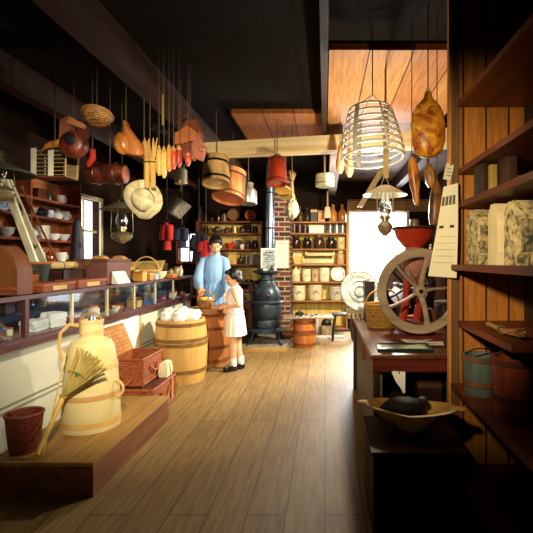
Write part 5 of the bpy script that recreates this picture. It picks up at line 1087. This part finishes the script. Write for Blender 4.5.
# wheel mill
gx=.638
T=thing('coffee_mill','tall red iron coffee mill with big spoked flywheels and hopper','coffee mill',(gx,3.02,ZT2)); red=plain('#a5301c',.4,.1,.3,8); redd=plain('#5c1c12',.45,.1,.4,8); grim=wood('#7d6c58','#a8977e','x',14,.6)
b=B(); b.loft([[(sx*w,sy*d,z) for sx,sy in ((-1,-1),(1,-1),(1,1),(-1,1))] for z,w,d in ((0,.15,.16),(.03,.15,.16),(.04,.12,.13),(.12,.1,.1))]); b.build('base',redd,T)
for x in (-.055,.045):
    b=B(); b.tube([(x-.03,0,.1),(x,0,.25),(x+.005,0,.5)],[.03,.026,.022],10); b.build('standard',red,T)
b=B(); b.lathe([(0,.43),(.05,.43),(.09,.5),(.1,.56),(.1,.6),(.06,.64),(0,.64)],seg=26); b.build('grinder_body',plain('#a8786a',.45,.1,.3),T)
b=B(); b.lathe([(.05,.63),(.08,.655),(.125,.71),(.145,.775),(.138,.775),(.115,.715),(.05,.66),(0,.66)],seg=32); b.build('hopper',red,T)
b=B(); b.torus((0,0,.775),.146,.01,'z',36,8); b.build('hopper_rim',plain('#3a2422',.4,.4),T)
b=B(); b.lathe([(0,.775),(.035,.78),(.035,.83),(.03,.84),(0,.845)],(.005,0,0),18); b.build('hopper_finial',plain('#77746c',.4,.5),T)
for yy,nm in ((-.2,'front'),(.22,'rear')):
    cz=ZP(291,2.82)-ZT2; Rr=.287 if yy<0 else .215; cx=0; gm=grim if yy<0 else plain('#2a2320',.5,.3)  # rear wheel coloured dark to stand for shading inside the front rim
    b=B(); 
    b.lathe([(Rr-.058,-.014),(Rr-.006,-.016),(Rr,-.01),(Rr,.012),(Rr-.006,.018),(Rr-.058,.016),(Rr-.058,-.014)],(cx,yy,cz),64,'y',cap=False)
    w_=b.build('flywheel_rim',gm,T)
    for k,a in enumerate((4,76,132,208,282)):
        b=B(); aa=R(a); p0=Vector((cx,yy,cz)); d=Vector((math.cos(aa),0,math.sin(aa))); n=Vector((-math.sin(aa),0,math.cos(aa)))
        b.tube([p0+d*.03,p0+d*.1+n*.008,p0+d*.19+n*.006,p0+d*(Rr-.045)],[.021,.017,.018,.026],10,flat=.6); b.build('spoke',gm,w_)
    b=B(); b.lathe([(0,-.03),(.022,-.03),(.038,-.02),(.042,.02),(0,.03)],(cx,yy,cz),22,'y'); b.build('hub',gm,w_)
    b=B(); b.lathe([(0,-.036),(.014,-.036),(.014,-.03),(0,-.028)],(cx,yy,cz),14,'y'); b.build('hub_nut',plain('#1c1a1a',.4,.6),w_)
b=B(); b.tube([(0,-.2,cz),(0,.22,cz)],.014,10); b.build('axle',plain('#2a2626',.4,.6),T)
b=B(); b.tube([(.0,-.05,.38),(-.05,-.07,.44),(-.055,-.05,.5)],[.02,.024,.02],10); b.build('spout',plain('#8a6a54',.4),T)
b=B(); b.box((.06,-.07,.1),(.14,.05,.2),.004); b.build('bean_drawer',wood('#4a2a18','#6a3e24','x'),T)
# basket beside mill
basket('handled_basket','tan splint basket with hoop handle on the mill table',(.475,3.46,ZT2+.001),.31,.22,.19,'#c9963e','#9a6a28',.12,rz=R(20))
# dark block, tray, jug behind wheel
flatbox('dark_box','upright black wooden box behind the splint basket on the mill table',(.40,3.84,ZT2+.001),(.08,.18,.36),plain('#161110',.5),plain('#241a18',.5))
T=thing('enamel_tray','round pale enamel tray propped upright at the mill table far end','tray',(.335,4.05,ZT2+.06)); 
tilt=Matrix.Rotation(R(12),3,'Z')@Matrix.Rotation(R(-12),3,'X')
b=B(); b.lathe([(0,.0),(.13,0),(.15,-.015),(.19,-.022),(.192,-.016),(.155,-.005),(.14,.008),(0,.01)],(0,0,.19),40,'y',tilt=tilt); b.build('tray_dish',blotch('#8f948c','#b9b9a8','#d8d5c2',9,.4),T)
b=B(); b.torus(Vector((0,0,.19))+tilt@Vector((0,-.02,0)),.19,.007,'y',44,6,tilt=tilt); b.build('rim',plain('#8a8f90',.4),T)
b=B(); b.torus(Vector((0,0,.19))+tilt@Vector((0,-.005,0)),.05,.006,'y',24,6,tilt=tilt); b.torus(Vector((0,0,.19))+tilt@Vector((0,-.005,0)),.1,.003,'y',32,6,tilt=tilt); b.build('painted_ring',plain('#7f8a90',.5),T)
T=thing('tray_rack','slatted wooden rack holding the round enamel tray','rack',(.335,4.05,ZT2+.001)); 
for k in range(6):
    b=B(); b.box((-.12+.04*k,-.12,0),(-.095+.04*k,.12,.04)); b.build('slat',wood('#8a7a54','#b5a67a','y'),T)
b=B(); b.box((-.13,-.06,.04),(.12,-.045,.085)); b.build('front_stop',wood('#8a7a54','#b5a67a','x'),T); b=B(); b.box((-.13,.07,.04),(.12,.085,.1)); b.build('back_stop',wood('#8a7a54','#b5a67a','x'),T)
ware('jug',(.66,3.9,ZT2+.001),.16,.34,'#8e9aa8','#a8b4c0','blue-grey jug seen through the flywheel spokes',None)
ware('carton',(.86,3.8,ZT2+.001),.2,.24,'#3a1e14','#5a3020','dark red-brown box behind the flywheel',None)
ware('tin',(.98,3.45,ZT2+.001),.16,.22,'#26201e','#4a4440','black tin canister behind the flywheel',None)
ware('bowl',(.72,3.6,ZT2+.001),.22,.08,'#a8652c','#a8652c','orange-brown wooden bowl behind the flywheel',None)
# frame lying on table, papers
T=thing('glazed_frame','flat dark green framed card lying at the table front edge','frame',(.485,2.6,ZT2+.001),R(-3)); fr=plain('#16241e',.3)
for a,b_ in (((-.165,-.1,0),(.165,-.078,.018)),((-.165,.078,0),(.165,.1,.018)),((-.165,-.078,0),(-.143,.078,.018)),((.143,-.078,0),(.165,.078,.018))):
    b=B(); b.box(a,b_); b.build('frame_bar',fr,T)
b=B(); b.box((-.143,-.078,.002),(.143,.078,.01)); b.build('card',plain('#a8ae8c',.25,0,.08),T)
for i,(x,y,rz,l) in enumerate([(.62,2.84,.5,'loose cream paper behind the dark green frame'),(.67,2.7,-.2,'loose white paper at the shelf-post end of the table')]):
    T=thing('loose_paper',l,'paper',(x,y,ZT2+.0012+.003*i),rz,'loose papers on the mill table'); b=B(); b.loft([[(-.09,y_,.004*abs(k-2)) ,(.09,y_,.004*abs(k-2)+.004),(.09,y_,.004*abs(k-2)+.0055),(-.09,y_,.004*abs(k-2)+.0015)] for k,y_ in enumerate((-.06,-.03,0,.03,.06))]); b.build('sheet',plain('#e0dcc8',.7,0,.03),T)
    for k in range(3):
        b=B(); b.box((-.06,-.03+.025*k,.0125),(.05,-.027+.025*k,.0128)); b.build('print_line',plain('#8a8470',.8),T)
# low crate with trough in front of the table
T=thing('low_crate','dark low crate on floor before the mill table','crate',(.465,2.15,0)); b=B(); b.box((-.24,-.2,0),(.2,.24,.395)); b.build('crate_body',planks('#2a1a10','#1f130c','#0a0604',.08,2,'xz',.8),T); b=B(); b.box((-.25,-.21,.395),(.21,.25,.41)); b.build('lid',wd_dark,T)
T=thing('dough_trough','long boat-shaped wooden dough trough resting on the low crate','trough',(.45,2.2,.433),R(-12)); b=B(); n=28
def el(w,d,z,cx=0): return [(cx+w*math.cos(2*math.pi*i/n),d*math.sin(2*math.pi*i/n),z+.02*abs(math.cos(2*math.pi*i/n))) for i in range(n)]
b.loft([el(.1,.05,-.02),el(.19,.1,.05),el(.24,.13,.09),el(.215,.11,.09),el(.17,.08,.05),el(.08,.035,.0)]); b.build('trough_body',wood('#9a7434','#c8a256','x'),T,50)
for q in (-1,1):
    b=B(); b.ell((q*.25,0,.105),(.035,.03,.01)); b.build('end_grip',wood('#a8823c','#d0aa5e','x'),T)
T=thing('dark_sack','black crumpled sack lying in the dough trough','sack',(.41,2.2,.47)); b=B(); b.ell((0,0,.06),(.12,.075,.05),16,10,None,.07); b.build('sack_body',plain('#15110f',.7),T,60); b=B(); b.ell((.1,.0,.09),(.03,.03,.025),10,8,None,.1); b.build('tied_neck',plain('#2a2018',.7),T)
# dark cupboard added as a backdrop behind the table
T=thing('backdrop_cupboard','dark wooden cupboard added as backdrop behind the mill table','cupboard',(1.25,4.75,0)); o=T.location
b=B(o); b.box((.72,4.45,0),(1.85,4.95,1.2)); b.build('cupboard_body',wd_darkz,T); b=B(o); b.box((.7,4.43,1.2),(1.87,4.97,1.23)); b.build('top_board',wd_dark,T)
for x0,x1 in ((.76,1.27),(1.3,1.81)):
    b=B(o); b.box((x0,4.435,.1),(x1,4.45,1.14)); d=b.build('door',wood('#2a140c','#45231a','z'),T); b=B(o); b.ell((x1-.05,4.42,.65),(.014,.014,.014)); b.build('knob',plain('#8a7a4a',.3,.8),d)
ware('carton',(.84,4.6,1.232),.13,.13,'#d0a03c','#b8862c','yellow box standing on the dark cupboard',None); ware('jar',(1.02,4.6,1.232),.1,.18,'#4a3020','#2a1a12','brown jar standing on the dark cupboard',None); ware('bottle',(1.16,4.6,1.232),.08,.24,'#5a4630','#a89060','brown bottle standing on the dark cupboard',None)
# ---------- tall shelving
SX=.705; sy0,sy1=.9,2.42; SB=1.14
op=wood('#8f5420','#bd7c36','z',8); gp=wood('#4f3a26','#76583a','z',16)
T=thing('tall_shelves','tall brown wooden shelving with orange end panel beside the mill table','shelves',((SX+SB)/2,1.65,0)); o=T.location
b=B(o); b.box((SX+.014,2.395,0),(SX+.056,2.425,ZC-.002)); b.build('front_post',gp,T)
b=B(o); b.box((SX,2.392,0),(SX+.014,2.425,ZC-.002)); b.build('edge_strip',wood('#a5672a','#d09244','z'),T)
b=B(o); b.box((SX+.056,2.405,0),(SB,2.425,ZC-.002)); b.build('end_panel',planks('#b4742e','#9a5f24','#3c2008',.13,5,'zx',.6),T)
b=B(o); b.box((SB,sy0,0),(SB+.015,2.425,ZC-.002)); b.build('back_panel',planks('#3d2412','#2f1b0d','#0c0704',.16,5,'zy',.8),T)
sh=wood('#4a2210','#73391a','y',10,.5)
for z,x0 in ((.14,SX+.01),(.6,SX+.01),(.955,SX+.05),(1.275,SX),(1.625,SX+.05),(1.815,SX+.05),(2.2,SX+.05)):
    b=B(o); b.box((x0,1.7 if z==.955 else sy0,z-.03),(SB-.001,2.39,z)); b.build('shelf_board',sh,T)
b=B(o); b.box((SX,sy0,0),(SX+.05,sy0+.03,ZC-.002)); b.build('front_post',gp,T)
# packets, books
pat=blotch('#4a4636','#a8986a','#c8b884',24,.6)
def packet(label,x0,x1,y0,y1,z,h,m,m2):
    T=thing('printed_packet',label,'packet',((x0+x1)/2,(y0+y1)/2,z),0,'printed packets on the tall shelves'); w=(x1-x0)/2; d=(y1-y0)/2
    b=B(); b.loft([[(sx*w*k,sy*d*k2,zz_) for sx,sy in ((-1,-1),(1,-1),(1,1),(-1,1))] for zz_,k,k2 in ((0,1,1),(h*.85,1.02,.98),(h,1,.4))]); b.build('paper_packet',m,T)
    b=B(); b.box((-w*.8,-d-.003,h*.2),(w*.8,-d+.001,h*.7)); b.build('front_label',m2,T); return T
packet('patterned tan packet nearest the orange end panel',.775,.865,2.12,2.3,1.2765,.285,pat,blotch('#3a382c','#857850','#a89868',30,.6))
packet('plain cream packet between the two patterned packets',.80,.872,1.95,2.06,1.2765,.29,plain('#cdbf92',.6,0,.1),plain('#d6caa0',.6,0,.1))
packet('patterned grey-tan packet farthest from the end panel',.81,.92,1.76,1.9,1.2765,.28,pat,blotch('#3a382c','#7a7254','#a89868',26,.6))
for i,(x0,y,w,h,c,l) in enumerate([(.77,2.12,.03,.15,'#2a1a14','dark slim book on the upper shelf by the end panel'),(.805,2.1,.035,.14,'#8a7434','olive-tan book on the upper shelf'),(.85,2.02,.05,.16,'#3a2418','thick dark book on the upper shelf beside the olive book')]):
    T=thing('book',l,'book',(x0+w/2,y,1.6265),0,'books on the upper tall shelf'); b=B(); b.box((-w/2,-.055,0),(w/2,.055,h),.003); b.build('cover',plain(c,.5),T); b=B(); b.box((-w/2+.004,-.05,h-.001),(w/2-.004,.056,h+.0005)); b.build('pages',plain('#c8b88a',.8),T)
hb=wood('#3f4a46','#5f6c66','z',12); 
def kegb(label,c,r,h,m,hm,hp):
    T=thing('stave_bucket',label,'bucket',c,0,'buckets on the tall shelves'); b=B(); b.lathe([(0,0),(r*.86,0),(r,h),(r-.01,h),(r*.86-.01,.012),(0,.012)],seg=40,rip=.006,nr=14); b.build('staves',m,T,25)
    for f in (.3,.92):
        rr=r*(.86+.14*f); b=B(); b.lathe([(rr-.001,h*f-.012),(rr+.005,h*f-.012),(rr+.005,h*f+.012),(rr,h*f+.012)],seg=36,cap=False); b.build('hoop',hm,T)
    b=B(); b.tube([(-r*.9,0,h),(-r*.5,-.02,h+.03),(0,-.03,h+.038),(r*.5,-.02,h+.03),(r*.9,0,h)],.004,6); b.build('bail',blk,T); return T
kegb('grey-blue wooden bucket on the lower tall shelf by the end panel',(.808,2.2,.601),.084,.205,hb,wood('#5a3c20','#7a5630','x'),0)
T=kegb('red-brown wooden bucket on the lower tall shelf, farther from the end panel',(.845,1.9,.601),.086,.265,wood('#5a2412','#8a4024','z',12),wood('#3a160c','#5a2a18','x'),0)
T=thing('whisk_bundle','dried straw whisk lying on the middle tall shelf','whisk',(.82,1.9,.9565)); b=B()
for k in range(30):
    b.tube([(.02*random.uniform(-1,1),-.14+random.uniform(-.02,.02),.02+random.uniform(0,.04)),(.01*random.uniform(-1,1),.0,.02+random.uniform(-.008,.008)),(.01*random.uniform(-1,1),.1,.018)],[.002,.005,.005],5)
b.build('straws',wood('#8a5c34','#bd8a54','y',24),T); b=B(); b.torus((0,.05,.02),.018,.006,'y',14,6); b.build('binding',rope,T); b=B(); b.tube([(0,.08,.02),(0,.22,.022)],.011,8); b.build('handle',wood('#8a6a3c','#b08c54','y'),T)
# hanging sheet and small card
T=thing('printed_notice','long cream printed sheet hanging from the shelf post','notice',(.69,2.4,1.2)); o=T.location; n=8
def shp(u,f):  # u across 0..1, f down 0..1
    top=P(443.5,187,2.372).lerp(P(458,183,2.36),u); bot=P(428,276,2.378).lerp(P(456.5,278,2.345),u)
    p=top.lerp(bot,f); return p+Vector((0,-.03*math.sin(math.pi*f)*.4,0))
front=[[shp(i/4,j/n) for i in range(5)] for j in range(n+1)]
b=B(o); b.loft([r+[p+Vector((.001,.0025,0)) for p in reversed(r)] for r in front]); b.build('sheet',plain('#d9d3b4',.7,0,.04),T)
def mark(u0,u1,f0,f1,c):
    b=B(o); q=[shp(u0,f0),shp(u1,f0),shp(u1,f1),shp(u0,f1)]; off=Vector((-.002,-.003,0)); b.loft([[p+off for p in q],[p+off*.4 for p in q]]); b.build('print',plain(c,.8),T)
for u in (.06,.27,.48,.69): mark(u,u+.15,.12,.22,'#5a5648')
for u in (.12,.62): mark(u,u+.2,.44,.47,'#3a382e')
for k in range(5): mark(.1,.9,.56+.07*k,.565+.07*k,'#a8a284')
T=thing('small_card','small white card pinned at the shelf post above the notice','card',P(448.5,180,2.385)); b=B(); b.obox((0,0,.045),(.045,.003,.09),(0,R(12),0)); b.build('card',plain('#c9c5a4',.7),T)
for k in range(3):
    b=B(); b.obox((.003,-.002,.025+.02*k),(.03,.001,.004),(0,R(12),0)); b.build('print_line',plain('#5a5648',.8),T)
b=B(); b.ell((.012,-.003,.085),(.004,.004,.004),8,6); b.build('pin',blk,T)
# ---------- light, sky, camera
def lamp(kind,name,loc,e,col,size=.1,target=None,spot=None,blend=.5):
    l=bpy.data.lights.new(name,kind); l.energy=e; l.color=col
    if kind=='AREA': l.shape='DISK'; l.size=size
    else: l.shadow_soft_size=size
    if kind=='SPOT': l.spot_size=R(spot); l.spot_blend=blend
    o=bpy.data.objects.new(name,l); C.objects.link(o); o.location=loc
    if target is not None: o.rotation_euler=(Vector(target)-Vector(loc)).to_track_quat('-Z','Y').to_euler()
    return o
w=bpy.data.worlds.new('daylight'); S.world=w; w.use_nodes=True; bg=w.node_tree.nodes['Background']; bg.inputs[0].default_value=(1,.97,.88,1); bg.inputs[1].default_value=5
lamp('SPOT','flash_on_stand',(-.3,.45,2.1),600,(1,.85,.62),.06,(-1.65,5.0,.75),60,.75)
lamp('SPOT','flash_near_window',(.95,4.9,2.3),680,(1,.88,.66),.08,(-1.2,6.2,.8),120,.6)
lamp('POINT','flash_by_lamp',(.46,3.75,1.75),90,(1,.91,.72),.05)
lamp('SPOT','flash_on_shelves',(-.25,.75,1.7),175,(1,.78,.48),.06,(.6,2.5,1.4),64,.8)
lamp('AREA','window_daylight',(1.0,8.6,1.9),300,(1,.96,.9),1.2,(.2,6.0,.2))
cd=bpy.data.cameras.new('camera'); cd.sensor_width=36; cd.sensor_fit='HORIZONTAL'; cd.lens=F/533*36
cd.shift_x=-(CX-266.5)/533; cd.shift_y=(CY-266.5)/533
cd.clip_start=.05; cd.clip_end=100
cam=bpy.data.objects.new('camera',cd); C.objects.link(cam); cam.location=(0,0,EYE); cam.rotation_euler=(R(90),0,0); S.camera=cam
S.view_settings.view_transform='Standard'; S.view_settings.look='None'; S.view_settings.exposure=0; S.view_settings.gamma=1; S.view_settings.use_curve_mapping=False
S.cycles.max_bounces=6
